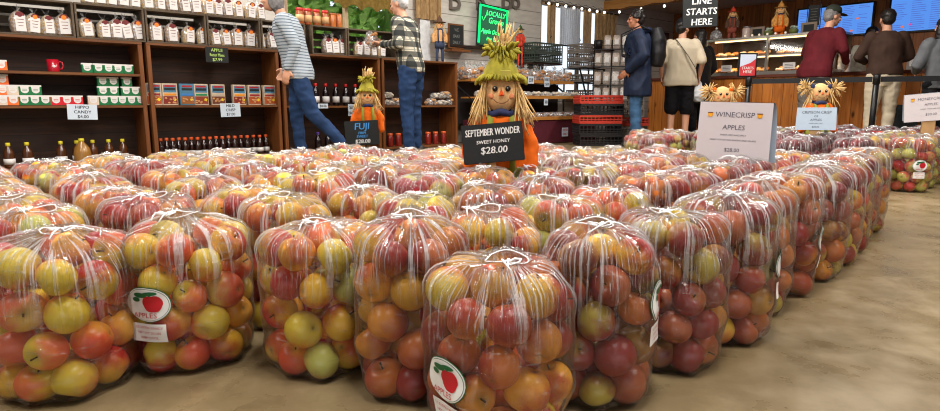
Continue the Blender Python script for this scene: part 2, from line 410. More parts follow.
nap_k = 1.72
class BagShape:
    def __init__(s, seed, R, nap, hi=False, H=.31):
        nap = int(R * R * H * nap_k / .000192) + 1; s.seed = seed; s.P, s.rad = pack(seed, R, H, nap)
        top = (s.P[:, 2] + s.rad).max(); s.top = top; s.hi = hi
        rd = random.Random(seed)
        nt, nph = (120, 46) if hi else (44, 20)
        c = np.array([0, 0, top * .46]); s.c = c
        rr = rd.uniform(.026, .036) if hi else rd.uniform(.022, .032)
        kx, ky = rd.uniform(-.02, .02), rd.uniform(-.02, .02); kz = top + rd.uniform(-.010, .008); s.K = (kx, ky, kz); s.rr = rr
        th = np.arange(nt) * 2 * PI / nt; ring = np.stack([kx + rr * np.cos(th), ky + rr * 1.15 * np.sin(th), np.full(nt, kz) + .004 * np.cos(2 * th + seed)], 1)
        S = np.concatenate([s.P, ring]) - c; rho = np.concatenate([s.rad * 1.0 + .0022, np.full(nt, .001)])
        th_, ph_ = np.meshgrid(th, np.linspace(.14, PI - .02, nph)); 
        dirs = np.stack([np.sin(ph_) * np.cos(th_), np.sin(ph_) * np.sin(th_), np.cos(ph_)], 2).reshape(-1, 3)
        thc, phc = np.meshgrid(np.arange(48) * 2 * PI / 48, np.linspace(0, PI, 25))
        us = np.stack([np.sin(phc) * np.cos(thc), np.sin(phc) * np.sin(thc), np.cos(phc)], 2).reshape(-1, 3)
        if hi: us = np.concatenate([us, dirs])
        else: us = np.concatenate([us, dirs])
        h = (us @ S.T + rho).max(1)
        s.us, s.h = us, h
        r = np.empty(len(dirs))
        for i0 in range(0, len(dirs), 512):
            dt = dirs[i0:i0 + 512] @ us.T
            q = np.where(dt > .12, h / np.where(dt > .12, dt, 1), 9)
            r[i0:i0 + 512] = q.min(1)
        # let the film sag a little between the apples
        Sp = s.P - c; b = dirs @ Sp.T; cc = (Sp ** 2).sum(1) - (s.rad + .002) ** 2; disc = b * b - cc
        hitr = np.where(disc > 0, b + np.sqrt(np.clip(disc, 0, None)), 0).max(1)
        r2 = np.maximum(.80 * r + .20 * np.maximum(hitr, r * .88), hitr + .0015)
        r2 = r2.reshape(nph, nt); low = r.reshape(nph, nt)
        r2[:int(nph * .22)] = np.maximum(low[:int(nph * .22)], hitr.reshape(nph, nt)[:int(nph * .22)] + .001)
        # gathers
        pn = np.array([noise.noise(Vector((math.cos(a) * 5.5, math.sin(a) * 5.5, seed * .37))) + .6 * noise.noise(Vector((math.cos(a) * 13, math.sin(a) * 13, seed * .7))) for a in th])
        wgt = np.clip(1 - np.linspace(0, 1, nph) / .42, 0, 1)[:, None]
        r2 += np.clip(pn, -.15, 1)[None] * .010 * wgt
        V = (dirs.reshape(nph, nt, 3) * r2[..., None] + c)
        V[..., 2] = np.maximum(V[..., 2], .0015)
        # skirt above the drawstring and the gathered ring
        fl = 1 + .35 * pn[:, None]
        ring0 = ring + np.stack([np.cos(th) * .006, np.sin(th) * .006, .009 + .006 * pn], 1)
        keep = [i for i in range(nph) if (np.hypot(V[i, :, 0] - kx, V[i, :, 1] - ky).min() > rr * 1.25)]
        rows = [ring0, ring] + [V[i] for i in keep]
        W = np.concatenate(rows); nr = len(rows)
        faces = []; 
        for i in range(nr - 1):
            for k in range(nt): faces.append((i * nt + k, (i + 1) * nt + k, (i + 1) * nt + (k + 1) % nt, i * nt + (k + 1) % nt))
        faces.append(tuple((nr - 1) * nt + k for k in range(nt - 1, -1, -1)))
        me = bpy.data.meshes.new('film'); me.from_pydata([tuple(v) for v in W.tolist()], [], faces)
        uvl = me.uv_layers.new(name='UVMap'); vv = [0, .03] + [max(.05, (i + .5) / nph) for i in keep]
        off = rd.uniform(0, 9); uvs = []
        for i in range(nr - 1):
            for k in range(nt):
                for (a, b_) in ((i, k), (i + 1, k), (i + 1, k + 1), (i, k + 1)): uvs += [off + b_ / nt, vv[a]]
        for k in range(nt): uvs += [off, 1.0]
        uvl.data.foreach_set('uv', uvs)
        me.polygons.foreach_set('use_smooth', [True] * len(me.polygons)); me.materials.append(M['film']); me.update(); s.film = me
        s.V = W; s.faces = faces
        # drawstring: a loop round the gather, a knot and two tails
        g = MB(); wob = [rd.uniform(-.003, .003) for _ in range(16)]
        g.tube([(kx + (rr + wob[k]) * math.cos(k * PI / 8), ky + (rr * 1.15 + wob[(k * 5) % 16]) * math.sin(k * PI / 8), kz + .004 * math.cos(k * PI / 4 + seed) + .002) for k in range(16)], .0013 if hi else .0016, 6, 0, True)
        ka = rd.uniform(0, 2 * PI) if not hi else rd.uniform(-2.6, -.6)
        kc = Vector((kx + rr * math.cos(ka), ky + rr * math.sin(ka), kz + .004))
        g.ell(kc, (.0055, .0045, .0045), 8, 6); g.ell(kc + Vector((.004, .002, .003)), .0038, 8, 6)
        for q in range(2):
            a2 = ka + rd.uniform(-1.2, 1.2); L = rd.uniform(.03, .055); u = Vector((math.cos(a2), math.sin(a2), 0))
            w = Vector((-u.y, u.x, 0)) * rd.uniform(-.012, .012)
            g.tube([kc, kc + u * L * .3 + w + Vector((0, 0, .008)), kc + u * L * .7 + w * .2 + Vector((0, 0, .004)), kc + u * L - w + Vector((0, 0, -.006))], .0016, 5)
        for q in range(2):   # bow loops
            a2 = ka + rd.uniform(-2, 2); u = Vector((math.cos(a2), math.sin(a2), .25)); w = Vector((-u.y, u.x, .3)) * .010
            g.tube([kc, kc + u * .012 + w, kc + u * .024 + w * .4, kc + u * .024 - w * .4, kc + u * .012 - w], .0016, 5, 0, True)
        s.cord = g.mesh('drawstring', M['cord'])
        Sc = s.P - c; depth = (h[None] - Sc @ us.T).min(1); s.outer = depth < .068
        s.bvh = None
    def surf(s, th, z):
        if s.bvh is None: s.bvh = BVHTree.FromPolygons([Vector(v) for v in s.V], s.faces)
        d = Vector((math.cos(th), math.sin(th), 0)); hit = s.bvh.ray_cast(Vector((0, 0, z)) + d * .6, -d)
        if hit[0] is None: return None
        return hit[0] + d * .0016

def label_mesh(shape, th0, z0, kind='oval', k=1.0):
    """the printed label, lying on the film of this bag"""
    g = MB(); R = .12
    def wrap(pts, fs, mat, lift=0.0):
        o = []
        for a, b in pts:
            p = shape.surf(th0 + a * k / R, max(.006, z0 + b * k))
            if p is None: return
            u = Vector((math.cos(th0 + a / R), math.sin(th0 + a / R), 0)); o.append(p + u * lift)
        g.add(o, fs, mat, True)
    def disc(cx, cz, rx, rz, mat, lift, nn=28, shape_=None):
        pts, fs = [(cx, cz)], []; rings = 5
        for i in range(1, rings + 1):
            for q in range(nn):
                a = 2 * PI * q / nn; sx, sz = math.cos(a), math.sin(a)
                if shape_ == 'apple': m_ = 1 - .16 * math.exp(-((a - PI / 2) / .35) ** 2) - .10 * math.exp(-((a - 3 * PI / 2) / .4) ** 2); sx *= m_ * (1 - .10 * (sz < 0)); sz *= m_
                pts.append((cx + rx * sx * i / rings, cz + rz * sz * i / rings))
        for q in range(nn):
            q2 = (q + 1) % nn; fs.append((0, 1 + q, 1 + q2))
            for i in range(rings - 1): fs.append((1 + i * nn + q, 1 + (i + 1) * nn + q, 1 + (i + 1) * nn + q2, 1 + i * nn + q2))
        wrap(pts, fs, mat, lift)
    def rect(x0, z0_, x1, z1, mat, lift, nx=8, nz=4):
        pts = [(x0 + (x1 - x0) * i / nx, z0_ + (z1 - z0_) * j / nz) for j in range(nz + 1) for i in range(nx + 1)]
        fs = [(j * (nx + 1) + i, j * (nx + 1) + i + 1, (j + 1) * (nx + 1) + i + 1, (j + 1) * (nx + 1) + i) for j in range(nz) for i in range(nx)]
        wrap(pts, fs, mat, lift)
    disc(0, 0, .043, .037, 1, 0); disc(0, 0, .0415, .0355, 0, .0006); disc(0, 0, .0395, .0335, 1, .0011); disc(0, 0, .0388, .0328, 0, .0016)
    disc(.012, .002, .018, .019, 2, .0024, 24, 'apple')
    disc(-.008, .020, .013, .0055, 1, .003, 14); disc(.010, .0235, .012, .004, 1, .003, 14); disc(-.018, .010, .008, .005, 1, .0028, 12)
    rect(.008, .018, .011, .027, 1, .0034, 2, 3)
    vs, fs = text_geo('APPLES', .0145)
    wrap([(v[0] * 1.0 - .004, v[1] - .0225) for v in vs], fs, 2, .0032)
    rect(-.034, -.078, .032, -.040, 0, .0008)
    for i, (l, w) in enumerate((('US EXTRA FANCY', .9), ('NET WT 20 LBS', .8), ('KEEP COOL', .6))):
        vs, fs = text_geo(l, .0068); wrap([(v[0], v[1] - .048 - i * .0105) for v in vs], fs, 2, .0018)
    return g.mesh('printed_label', [M['lab_white'], M['lab_green'], M['lab_red']])

# --- where the bags stand.  bag 5 is the corner of the block, the aisle edge runs from it to the far right
CORNER = Vector((.050, .975)); EA = Vector((.704, .710)); EB = Vector((-.710, .704))
FRONT = [  # x, y, radius, fill height, tone, label theta/z or None, label, phrase
    (-.795, 1.125, .128, .305, 'gold', None, 'big clear bag of yellow-red apples at the outer end of the front row', 'bag ending the front row'),
    (-.612, 1.262, .133, .305, 'gold', (-1.74, .160), 'clear bag of yellow-orange apples with oval apple logo beside the end bag', 'gold bag with oval logo'),
    (-.316, 1.225, .123, .305, 'gold', None, 'clear bag of yellow-orange apples standing alone with floor showing each side', 'gold bag standing alone'),
    (-.112, 1.118, .112, .335, 'dusky', None, 'narrow clear bag of dusky red apples touching the corner bag', 'narrow dusky bag'),
    (.047, .965, .124, .298, 'dusky', (-2.35, .125), 'nearest clear bag of apples at the corner of the block, logo cut by its side', 'corner bag'),
    (.238, 1.098, .118, .325, 'winey', (-.55, .20), 'first clear bag past the corner along the aisle, logo on its aisle side', 'first aisle bag'),
]
AISLE = [(.432, 1.248, .118, .325), (.604, 1.392, .118, .34), (.742, 1.568, .112, .345), (.902, 1.728, .115, .35), (1.075, 1.890, .12, .35), (1.243, 2.070, .12, .35), (1.395, 2.252, .118, .355), (1.540, 2.432, .118, .355), (1.695, 2.605, .12, .36)]
class Bag: pass
BAGS = []
def add_bag(x, y, R, tone, shape, rot, label, phrase, group, lab=None, depth_rows=None, front=False, sc_=1.0):
    b = Bag(); b.x, b.y, b.R, b.tone, b.shape, b.rot, b.label, b.phrase, b.group, b.lab, b.front, b.s = x, y, R, tone, shape, rot, label, phrase, group, lab, front, sc_
    b.low = 0.0; BAGS.append(b); return b
G1 = 'bags of apples in the main block'
k_ = 0
for (x, y, R, hh, tone, lab, label, phrase) in FRONT:
    add_bag(x, y, R, tone, BagShape(100 + k_, R - .003, 0, True, hh), 0, label, phrase, G1, lab, front=True); k_ += 1
for i, (x, y, R, hh) in enumerate(AISLE):
    n_ = 'last' if i == len(AISLE) - 1 else ORD[i + 2]
    add_bag(x, y, R, 'dusky' if i in (3,) else 'winey', BagShape(120 + i, R - .003, 0, True, hh), 0, f'clear bag of wine-red apples, {n_} past the corner bag along the aisle edge', f'{n_} aisle bag', G1, {1: (-.50, .19), 3: (-.62, .17)}.get(i), front=True)
# interior of the block
poly = [(-2.75, 2.15), (-1.78, 2.55), (-1.15, 2.98), (-.26, 3.28), (.75, 3.30), (1.40, 2.95), (1.80, 2.75)]
def back_y(x):
    for (x0, y0), (x1, y1) in zip(poly, poly[1:]):
        if x0 <= x <= x1: return y0 + (y1 - y0) * (x - x0) / (x1 - x0)
    return poly[0][1] if x < poly[0][0] else 0
cand = []
for i in range(-12, 11):
    for j in range(0, 16):
        p = CORNER + EA * (.243 * i) + EB * (.243 * j)
        if p.y > back_y(p.x) - .10 or p.x < -.80 * p.y - .25 or p.y < 1.28: continue
        if p.x > 0 and j == 0: continue
        if min((Vector((b.x, b.y)) - p).length for b in BAGS) < .19: continue
        cand.append([p.x, p.y, i, j])
C_ = np.array([[c[0], c[1]] for c in cand]); Fx = np.array([[b.x, b.y] for b in BAGS])
for it in range(120):
    A = np.concatenate([C_, Fx]); D = C_[:, None] - A[None]; d = np.linalg.norm(D, axis=2) + 1e-9
    ov = np.clip(.238 - d, 0, None); ov[np.arange(len(C_)), np.arange(len(C_))] = 0
    C_ += (D / d[..., None] * ov[..., None] * .45).sum(1)
VAR = {}
def variant(k):
    if k not in VAR: VAR[k] = BagShape(300 + k, .114, 34, False, (.325, .335, .345)[k % 3])
    return VAR[k]
cols = {}
for n_, (c, p) in enumerate(zip(cand, C_)): cols.setdefault(c[3], []).append((c[2], p, n_))
near_n = 0
for j in sorted(cols):
    for rank, (i, p, n_) in enumerate(sorted(cols[j], key=lambda q: q[0])):
        x, y = p
        t = x + .35 * (y - 1.5)
        r_ = random.random()
        tone = ('gold' if r_ < .85 else 'red') if t < -.45 else (('gold' if r_ < .60 else 'yellow' if r_ < .82 else 'dusky') if t < .35 else ('dusky' if r_ < .5 else 'winey' if r_ < .8 else 'gold'))
        if y < 1.75: near_n += 1; shp = BagShape(500 + n_, .113, 34, True, .32)
        else: shp = variant(n_ % 12)
        b = add_bag(x, y, .125, tone, shp, 0 if y < 1.75 else random.uniform(0, 2 * PI), f'clear bag of {tone_word(tone)} apples, {ORD[rank + 1]} bag in the {ORD[j + 1]} line from aisle', f'{ORD[rank + 1]} bag of {ORD[j + 1]} line', G1)
        b.low = 0 if y < 1.9 or j <= 1 or x < -1.2 or y > back_y(x) - .4 else .12
# the far block past the aisle
G2 = 'bags of apples in the far block'
far = []
for i in range(0, 12):
    for j in range(0, 9):
        p = Vector((2.78, 3.78)) + EA * (.262 * (i - 2)) + EB * (.262 * j) + EA * (.262 * -1.5 if j > 5 else 0)
        px, py, f_ = to_px((p.x, p.y, .3))
        if px > 985 or p.y > 5.7 or p.y < 3.62 or px < 628: continue
        if px < 700 and p.y < 4.6: continue
        far.append((px, p, i, j))
far.sort(key=lambda q: (q[3], q[2])); cnt = {}
for px, p, i, j in far:
    cnt[j] = cnt.get(j, 0) + 1; y = p.y
    if px < 715: tone = 'green' if px > 690 else ('winey' if random.random() < .65 else 'yellow'); nm = 'small'
    elif y > 4.9 and px < 800: tone = 'green'
    elif px < 862: tone = 'crimson'
    else: tone = 'yellow' if y < 4.9 else 'crimson'
    if px > 880 and y < 4.3: shp = BagShape(700 + len(BAGS), .116, 34, True, .34)
    else: shp = variant(len(BAGS) % 12)
    lab = (-1.75, .17) if (px > 880 and y < 4.1) else None
    b = add_bag(p.x, p.y, .125, tone, shp, 0 if lab else random.uniform(0, 2 * PI), f'clear bag of {tone_word(tone)} apples, far block, {ORD[cnt[j]]} along in {ORD[j + 1]} line', f'{ORD[cnt[j]]} far bag of {ORD[j + 1]} line', G2, lab, sc_=.92 if px < 700 else 1.0)
    b.low = 0 if (j <= 1 or px < 720) else .1

# --- every apple, in world space
AP = []
for bi, b in enumerate(BAGS):
    s = b.shape; cr_, sr_ = math.cos(b.rot), math.sin(b.rot)
    rs = random.Random(bi * 77 + 5)
    for k in range(len(s.P)):
        if not s.outer[k] or s.P[k, 2] < b.low: continue
        x, y, z = s.P[k] * b.s
        tn = b.tone
        q = rs.random()
        if tn in ('dusky', 'winey') and q < .10: tn = 'gold'
        elif tn == 'gold' and q < .10: tn = 'yellow'
        elif tn == 'winey' and q < .35: tn = 'dusky'
        elif tn == 'yellow' and q < .35: tn = 'red'
        elif tn == 'green' and q < .15: tn = 'dusky'
        AP.append([bi, b.x + x * cr_ - y * sr_, b.y + x * sr_ + y * cr_, z, s.rad[k] * b.s, tn, rs.randrange(NV), (rs.uniform(0, 2 * PI), math.acos(rs.uniform(-1, 1)), rs.uniform(0, 2 * PI))])
W_, H_ = 940, 411
zb = np.full((H_, W_), 1e9); own = np.full((H_, W_), -1, 'i4')
for k, a in enumerate(AP):
    px, py, f_ = to_px(a[1:4]); r = F * a[4] / f_
    x0, x1, y0, y1 = int(max(0, px - r)), int(min(W_, px + r + 1)), int(max(0, py - r)), int(min(H_, py + r + 1))
    if x0 >= x1 or y0 >= y1: continue
    yy, xx = np.mgrid[y0:y1, x0:x1]; m_ = ((xx + .5 - px) ** 2 + (yy + .5 - py) ** 2 < r * r) & (f_ < zb[y0:y1, x0:x1])
    zb[y0:y1, x0:x1][m_] = f_; own[y0:y1, x0:x1][m_] = k
vis = np.bincount(own[own >= 0].ravel(), minlength=len(AP))
best = [int(k) for k in np.argsort(-vis)[:300] if vis[k] > 0]
solo = set(best)
# names for the individual apples: bag, row from the top, place in the row
HUE = {'gold': ['orange-yellow apple'], 'yellow': ['pale yellow apple'], 'dusky': ['dusky red apple'], 'winey': ['dark wine-red apple'], 'red': ['bright red apple'], 'crimson': ['deep crimson apple'], 'green': ['pale green apple']}
bybag = {}
for k in best: bybag.setdefault(AP[k][0], []).append(k)
lab_of = {}
for bi, ks in bybag.items():
    pts = sorted([(to_px(AP[k][1:4])[1], to_px(AP[k][1:4])[0], k) for k in ks])
    rows = []; rpx = F * .04 / to_px((BAGS[bi].x, BAGS[bi].y, .2))[2]
    for yv, xv, k in pts:
        if rows and yv - rows[-1][0] < rpx * 1.1: rows[-1][1].append((xv, k))
        else: rows.append([yv, [(xv, k)]])
    for ri, (yv, r) in enumerate(rows):
        for ci, (xv, k) in enumerate(sorted(r)):
            lab_of[k] = f"{HUE[AP[k][5]][0]}, {ORD[ri + 1]} row down, {ORD[ci + 1]} across, in {BAGS[bi].phrase}"
from mathutils import Euler
def rot_of(a): al, be, ga = a[7]; return Euler((be, 0, al)).to_matrix() @ Euler((0, 0, ga)).to_matrix()
for k in best:
    a = AP[k]; o = bpy.data.objects.new('apple', APP_HI[a[5], a[6]]); COL.objects.link(o)
    o.location = a[1:4]; s_ = a[4] * 1.02; o.scale = (s_, s_, s_); o.rotation_euler = rot_of(a).to_euler()
    tag(o, lab_of[k], 'apple', 'apples in the nearest bags')
    if a[7][1] < 1.9:
        st = bpy.data.objects.new('stem', STEM); COL.objects.link(st); st.parent = o
VS, QS, CB, CR, off = [], [], [], [], 0
for k, a in enumerate(AP):
    if k in solo: continue
    V_, Q_, cb_, cr_ = APP_LO[a[5], a[6]]
    Rm = np.array(rot_of(a)); VS.append((V_ @ Rm.T) * (a[4] * 1.02) + np.array(a[1:4])); QS.append(Q_ + off); CB.append(cb_); CR.append(cr_); off += len(V_)
me = mesh_np('apples', np.concatenate(VS).astype('f4'), np.concatenate(QS).astype('i4'), np.concatenate(CB), np.concatenate(CR), M['apple'])
o = place('apples', me); tag(o, 'all the remaining apples packed inside the many clear bags behind', 'apples'); o['kind'] = 'stuff'
for bi, b in enumerate(BAGS):
    r = thing('bag_of_apples', b.label, 'bag', (b.x, b.y, 0), b.rot, b.group); r.name = 'apple_bag'
    r.scale = (b.s,) * 3
    place('film', b.shape.film, r); place('drawstring', b.shape.cord, r)
    if b.lab: place('printed_label', label_mesh(b.shape, b.lab[0], b.lab[1]), r)
print('bags', len(BAGS), 'apples', len(AP), 'solo', len(solo), 'near', near_n)
# ---------------------------------------------------------------- floor and light
def m_floor():
    t = NT('sealed_concrete'); v = t.coord('Object')
    a = t.noise(v, 1.3, 4, .5, .2); b = t.noise(v, 9, 5, .55, .1); c = t.noise(v, 60, 3, .6)
    q = t.math('ADD', t.math('MULTIPLY', a, .5), t.math('ADD', t.math('MULTIPLY', b, .35), t.math('MULTIPLY', c, .15)))
    col = t.ramp(q, [(.34, lin((96, 82, 58))), (.5, lin((120, 104, 76))), (.64, lin((140, 122, 94)))])
    return t.done(t.bsdf(col, t.ramp(b, [(.3, (.22,) * 3), (.7, (.42,) * 3)]), .5, bump=t.bump(c, .08, .003)))
struct(MB().box((1, 6, -.05), (24, 18, .1)).build('floor', m_floor()))
w = bpy.data.worlds.new('world'); sc.world = w; w.use_nodes = True
bg = w.node_tree.nodes['Background']; bg.inputs[0].default_value = (.80, .90, 1, 1); bg.inputs[1].default_value = 1.25
def lamp(x, y, z, sx, sy, e, col=(1, .95, .88)):
    l = bpy.data.lights.new('ceiling_lamp', 'AREA'); l.shape = 'RECTANGLE'; l.size = sx; l.size_y = sy; l.energy = e; l.color = col
    o = bpy.data.objects.new('ceiling_lamp', l); COL.objects.link(o); o.location = (x, y, z); return o
for x in (-2.4, 0.2, 2.8):
    for y in (.6, 3.4, 6.2): lamp(x, y, 2.95, .3, 1.2, 82)
# ---------------------------------------------------------------- the room
A1 = math.radians(41.76); A2 = A1 - PI / 2
W1 = Frame((-3.68, 4.7), A1)                      # line of the shelf fronts
BW = -.42                                         # back wall behind the shelves
W2 = Frame(W1.pos(10.62, BW, 0), A2)              # wall with the menu screens
CT = Frame((3.54, 9.2), A2)                       # front of the pine counter
def wallmat():
    t = NT('white_siding'); sp = t.n('SeparateXYZ'); t.l(t.coord('Object'), sp.inputs[0])
    fr = t.math('FRACT', t.math('DIVIDE', sp.outputs['Z'], .19)); g = t.math('LESS_THAN', fr, .05)
    nz = t.noise(t.coord('Object', (2, 2, 6)), 4, 3)
    c = t.ramp(nz, [(.3, lin((184, 178, 170))), (.7, lin((200, 194, 186)))])
    return t.done(t.bsdf(t.mixc(g, c, lin((130, 122, 116))), .6, .3))
WM = wallmat(); PINE = wood('knotty_pine', (150, 82, 36), (196, 122, 62), 'Z', .8, .13, .4, True, 'X')
PINE_F = wood('pine_front', (152, 84, 32), (198, 124, 54), 'Z', .8, .14, .38, True, 'X')
SHELF = wood('stained_shelf_wood', (84, 48, 22), (126, 78, 40), 'X', 1, 0, .45)
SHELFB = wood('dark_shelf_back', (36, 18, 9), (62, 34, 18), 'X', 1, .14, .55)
CRATEW = wood('weathered_crate_wood', (70, 58, 46), (104, 88, 70), 'X', 1, 0, .7)
def fbox(g, s0, s1, n0, n1, z0, z1, mat=0):       # a box in frame coordinates: x along the wall, -y into the room
    g.box(((s0 + s1) / 2, -(n0 + n1) / 2, (z0 + z1) / 2), (abs(s1 - s0), abs(n1 - n0), abs(z1 - z0)), mat); return g
def fput(g, name, mats, fr, parent=None): return g.build(name, mats, parent, fr.o, fr.ang)
TH = .12
g = MB(); wins = [(2.62, 4.18, 1.08, 2.35), (6.76, 8.28, .62, 2.09)]
s_ = -2.6
for a, b, z0, z1 in wins:
    fbox(g, s_, a, BW - TH, BW, 0, 3.0); fbox(g, a, b, BW - TH, BW, 0, z0); fbox(g, a, b, BW - TH, BW, z1, 3.0); s_ = b
fbox(g, s_, 10.62 + TH, BW - TH, BW, 0, 3.0)
struct(fput(g, 'wall_left', WM, W1))
g = MB(); fbox(g, 0, 7.4, -TH, 0, 0, 3.0); struct(fput(g, 'wall_rear', PINE, W2))
OUTW = plain('plain_wall', (176, 168, 158), .7)
FW_ = 7.6
struct(MB().box((7.9, 2.0, 1.5), (.12, 11.2, 3)).build('wall_right', OUTW))
g = MB()
for x0, x1, z0, z1 in ((-6.2, -2.2, 0, 3), (3.8, 7.9, 0, 3), (-2.2, 3.8, 2.3, 3)): g.box(((x0 + x1) / 2, -3.6, (z0 + z1) / 2), (x1 - x0, .12, z1 - z0))  # unseen wall; opening sized for the daylight it lets onto the bags
struct(g.build('wall_front', OUTW))
struct(MB().box((-6.2, -.4, 1.5), (.12, 6.6, 3)).build('wall_side', OUTW))
CEIL = plain('ceiling_paint', (150, 142, 132), .8)
g = MB(); g.box((1, 5.5, 3.05), (15, 19, .08)); struct(g.build('ceiling', CEIL))
g = MB(); fbox(g, 8.4, 10.62, BW, 7.2, 2.24, 2.29); struct(fput(g, 'ceiling_low', plain('low_ceiling_paint', (196, 190, 182), .8), W1))
g = MB(); fbox(g, 8.34, 8.46, BW, 7.2, 2.09, 2.24); struct(fput(g, 'trim_1', wood('beam_wood', (150, 96, 44), (196, 140, 78), 'Y', 1), W1))
g = MB(); fbox(g, 8.36, 8.44, BW, 7.2, 2.24, 3.0); struct(fput(g, 'wall_bulkhead', plain('bulkhead', (120, 106, 92), .8), W1))
# windows
GLASS = NT('window_glass')
_tr = GLASS.n('BsdfTransparent'); _gl = GLASS.n('BsdfGlossy'); _gl.inputs['Roughness'].default_value = .05; _mx = GLASS.n('MixShader'); _mx.inputs[0].default_value = .02
GLASS.l(_tr.outputs[0], _mx.inputs[1]); GLASS.l(_gl.outputs[0], _mx.inputs[2]); GLASS = GLASS.done(_mx.outputs[0])
FRM = plain('window_frame_wood', (176, 150, 118), .6)
for i, (a, b, z0, z1) in enumerate(wins):
    g = MB()
    for q in ((a, a + .05, z0, z1), (b - .05, b, z0, z1), (a, b, z0, z0 + .05), (a, b, z1 - .05, z1), ((a + b) / 2 - .02 + .22 * i, (a + b) / 2 + .02 + .22 * i, z0, z1)): fbox(g, q[0], q[1], BW - .09, BW - .03, q[2], q[3])
    w_ = struct(fput(g, f'window_{i + 1}', FRM, W1))
    gg = MB(); fbox(gg, a + .04, b - .04, BW - .065, BW - .055, z0 + .04, z1 - .04); gg.build('glass', GLASS, w_)
# greenery outside the first window
def bush(loc, r, n, seed, name, label, cat):
    rd = random.Random(seed); g = MB()
    for k in range(n):
        d = Vector((rd.gauss(0, 1), rd.gauss(0, 1), rd.gauss(0, 1))).normalized() * rd.uniform(.55, 1); c = Vector((d.x * r[0], d.y * r[1], r[2] + d.z * r[2]))
        u = Vector((rd.gauss(0, 1), rd.gauss(0, 1), rd.gauss(0, 1))).normalized(); v = u.orthogonal().normalized(); L = rd.uniform(.12, .26)
        g.add([c, c + u * L * .5 + v * L * .35, c + u * L, c + u * L * .5 - v * L * .35], [(0, 1, 2, 3)], 0, False)
    o = g.build(name, plain('sunlit_leaves', (176, 226, 124), .6, nscale=5, var=.25), None, loc); return tag(o, label, cat)  # sunlight is put into the pale leaf colour
p = W1.pos(3.6, -2.4, 0); bush(p, (1.9, .9, 1.15), 5200, 5, 'garden_bush', 'sunlit green bush outside the window above the jars', 'bush')

# ---------------------------------------------------------------- shelf units along the wall
def unit(s0, s1, zs, label, dep=.36):
    t = thing('wooden_shelf_unit', label, 'shelf', W1.pos(s0, 0, 0), A1, 'stained shelf units along the wall'); L = s1 - s0
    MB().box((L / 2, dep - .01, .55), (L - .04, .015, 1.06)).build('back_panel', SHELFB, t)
    for x in (.018, L - .018): MB().box((x, dep / 2, .53), (.034, dep, 1.06), bev=.003).build('side_panel', wood('upright_wood', (92, 50, 22), (134, 80, 38), 'Z'), t)
    for z in zs: MB().box((L / 2, dep / 2 - .004, z - .011), (L - (0 if z > 1 else .07), dep, .022), bev=.003).build('shelf_board', SHELF, t)
    return t
unit(-.60, 1.08, (1.076, .80, .53, .03), 'wooden shelf unit of small candy boxes and yellow-capped cider jugs')
unit(1.11, 2.33, (1.076, .53, .03), 'wooden shelf unit of boxed baking mixes and orange-capped bottles')
unit(2.36, 3.55, (1.06, .52, .03), 'wooden shelf unit of red-capped dark bottles behind the striped woman')
unit(3.57, 4.72, (1.06, .52, .03), 'wooden shelf unit of wrapped cookies behind the plaid-shirted man')
# open crates on top of the units
g = MB()
def crate(s0, s1, zb, ht, label):
    t = thing('wooden_crate', label, 'crate', W1.pos(s0, -.02, zb), A1, 'open wooden crates on the shelf units'); L = s1 - s0
    MB().box((L / 2, .15, ht - .008), (L, .30, .014)).build('top_board', CRATEW, t)
    MB().box((L / 2, .15, .007), (L, .30, .012)).build('bottom_board', CRATEW, t)
    for x in (.008, L - .008): MB().box((x, .15, ht / 2), (.015, .30, ht - .03)).build('end_board', CRATEW, t)
    gg = MB()
    for z in (.06, .14, .22): gg.box((L / 2, .295, z), (L, .01, .06))
    gg.build('back_slats', CRATEW, t)
cb = [-.46, .07, .60, 1.125, 1.65, 2.17, 2.65]
cn = ['over the orange candy boxes, cut by the frame', 'above the red mug', 'above the row of green candy boxes', 'above the boundary of the two left units', 'above the green price board', 'behind the striped woman']
for k in range(6): crate(cb[k] + .004, cb[k + 1] - .004, 1.078, .288, 'open wooden crate of dry goods bags ' + cn[k])
crate(2.72, 3.14, 1.062, .30, 'open wooden crate of snack bags under the orange jars')
crate(3.15, 3.80, 1.062, .30, 'wide open wooden crate of candy bags beside the plaid man')

# ---------------------------------------------------------------- goods
WRAP = NT('clear_wrap'); _a = WRAP.n('BsdfTransparent'); _b = WRAP.n('BsdfGlossy'); _b.inputs['Roughness'].default_value = .2
_d = WRAP.n('BsdfDiffuse'); _d.inputs[0].default_value = (.85, .87, .9, 1)
_nz = WRAP.noise(WRAP.coord(), 60, 3, .7, .6); _f = WRAP.ramp(_nz, [(.45, (.12,) * 3), (.62, (.75,) * 3)]); _m1 = WRAP.n('MixShader'); _m1.inputs[0].default_value = .5
WRAP.l(_d.outputs[0], _m1.inputs[1]); WRAP.l(_b.outputs[0], _m1.inputs[2]); _m2 = WRAP.n('MixShader'); WRAP.l(_f, _m2.inputs[0]); WRAP.l(_a.outputs[0], _m2.inputs[1]); WRAP.l(_m1.outputs[0], _m2.inputs[2]); WRAP = WRAP.done(_m2.outputs[0])
WHITE = plain('paper_white', (222, 218, 216), .6, var=.03); MAROON = plain('label_maroon', (110, 30, 34), .5); ORANGE = plain('label_orange', (232, 130, 30), .5)
GRAIN = NT('noodle_grain'); _v = GRAIN.coord(); GRAIN = GRAIN.done(GRAIN.bsdf(GRAIN.ramp(GRAIN.noise(_v, 90, 3, .7), [(.35, lin((120, 88, 50))), (.6, lin((196, 164, 112)))]), .5))
GRAIN2 = NT('cracker_grain'); _v = GRAIN2.coord(); GRAIN2 = GRAIN2.done(GRAIN2.bsdf(GRAIN2.ramp(GRAIN2.noise(_v, 60, 3, .7), [(.35, lin((96, 62, 34))), (.6, lin((178, 136, 86)))]), .5))
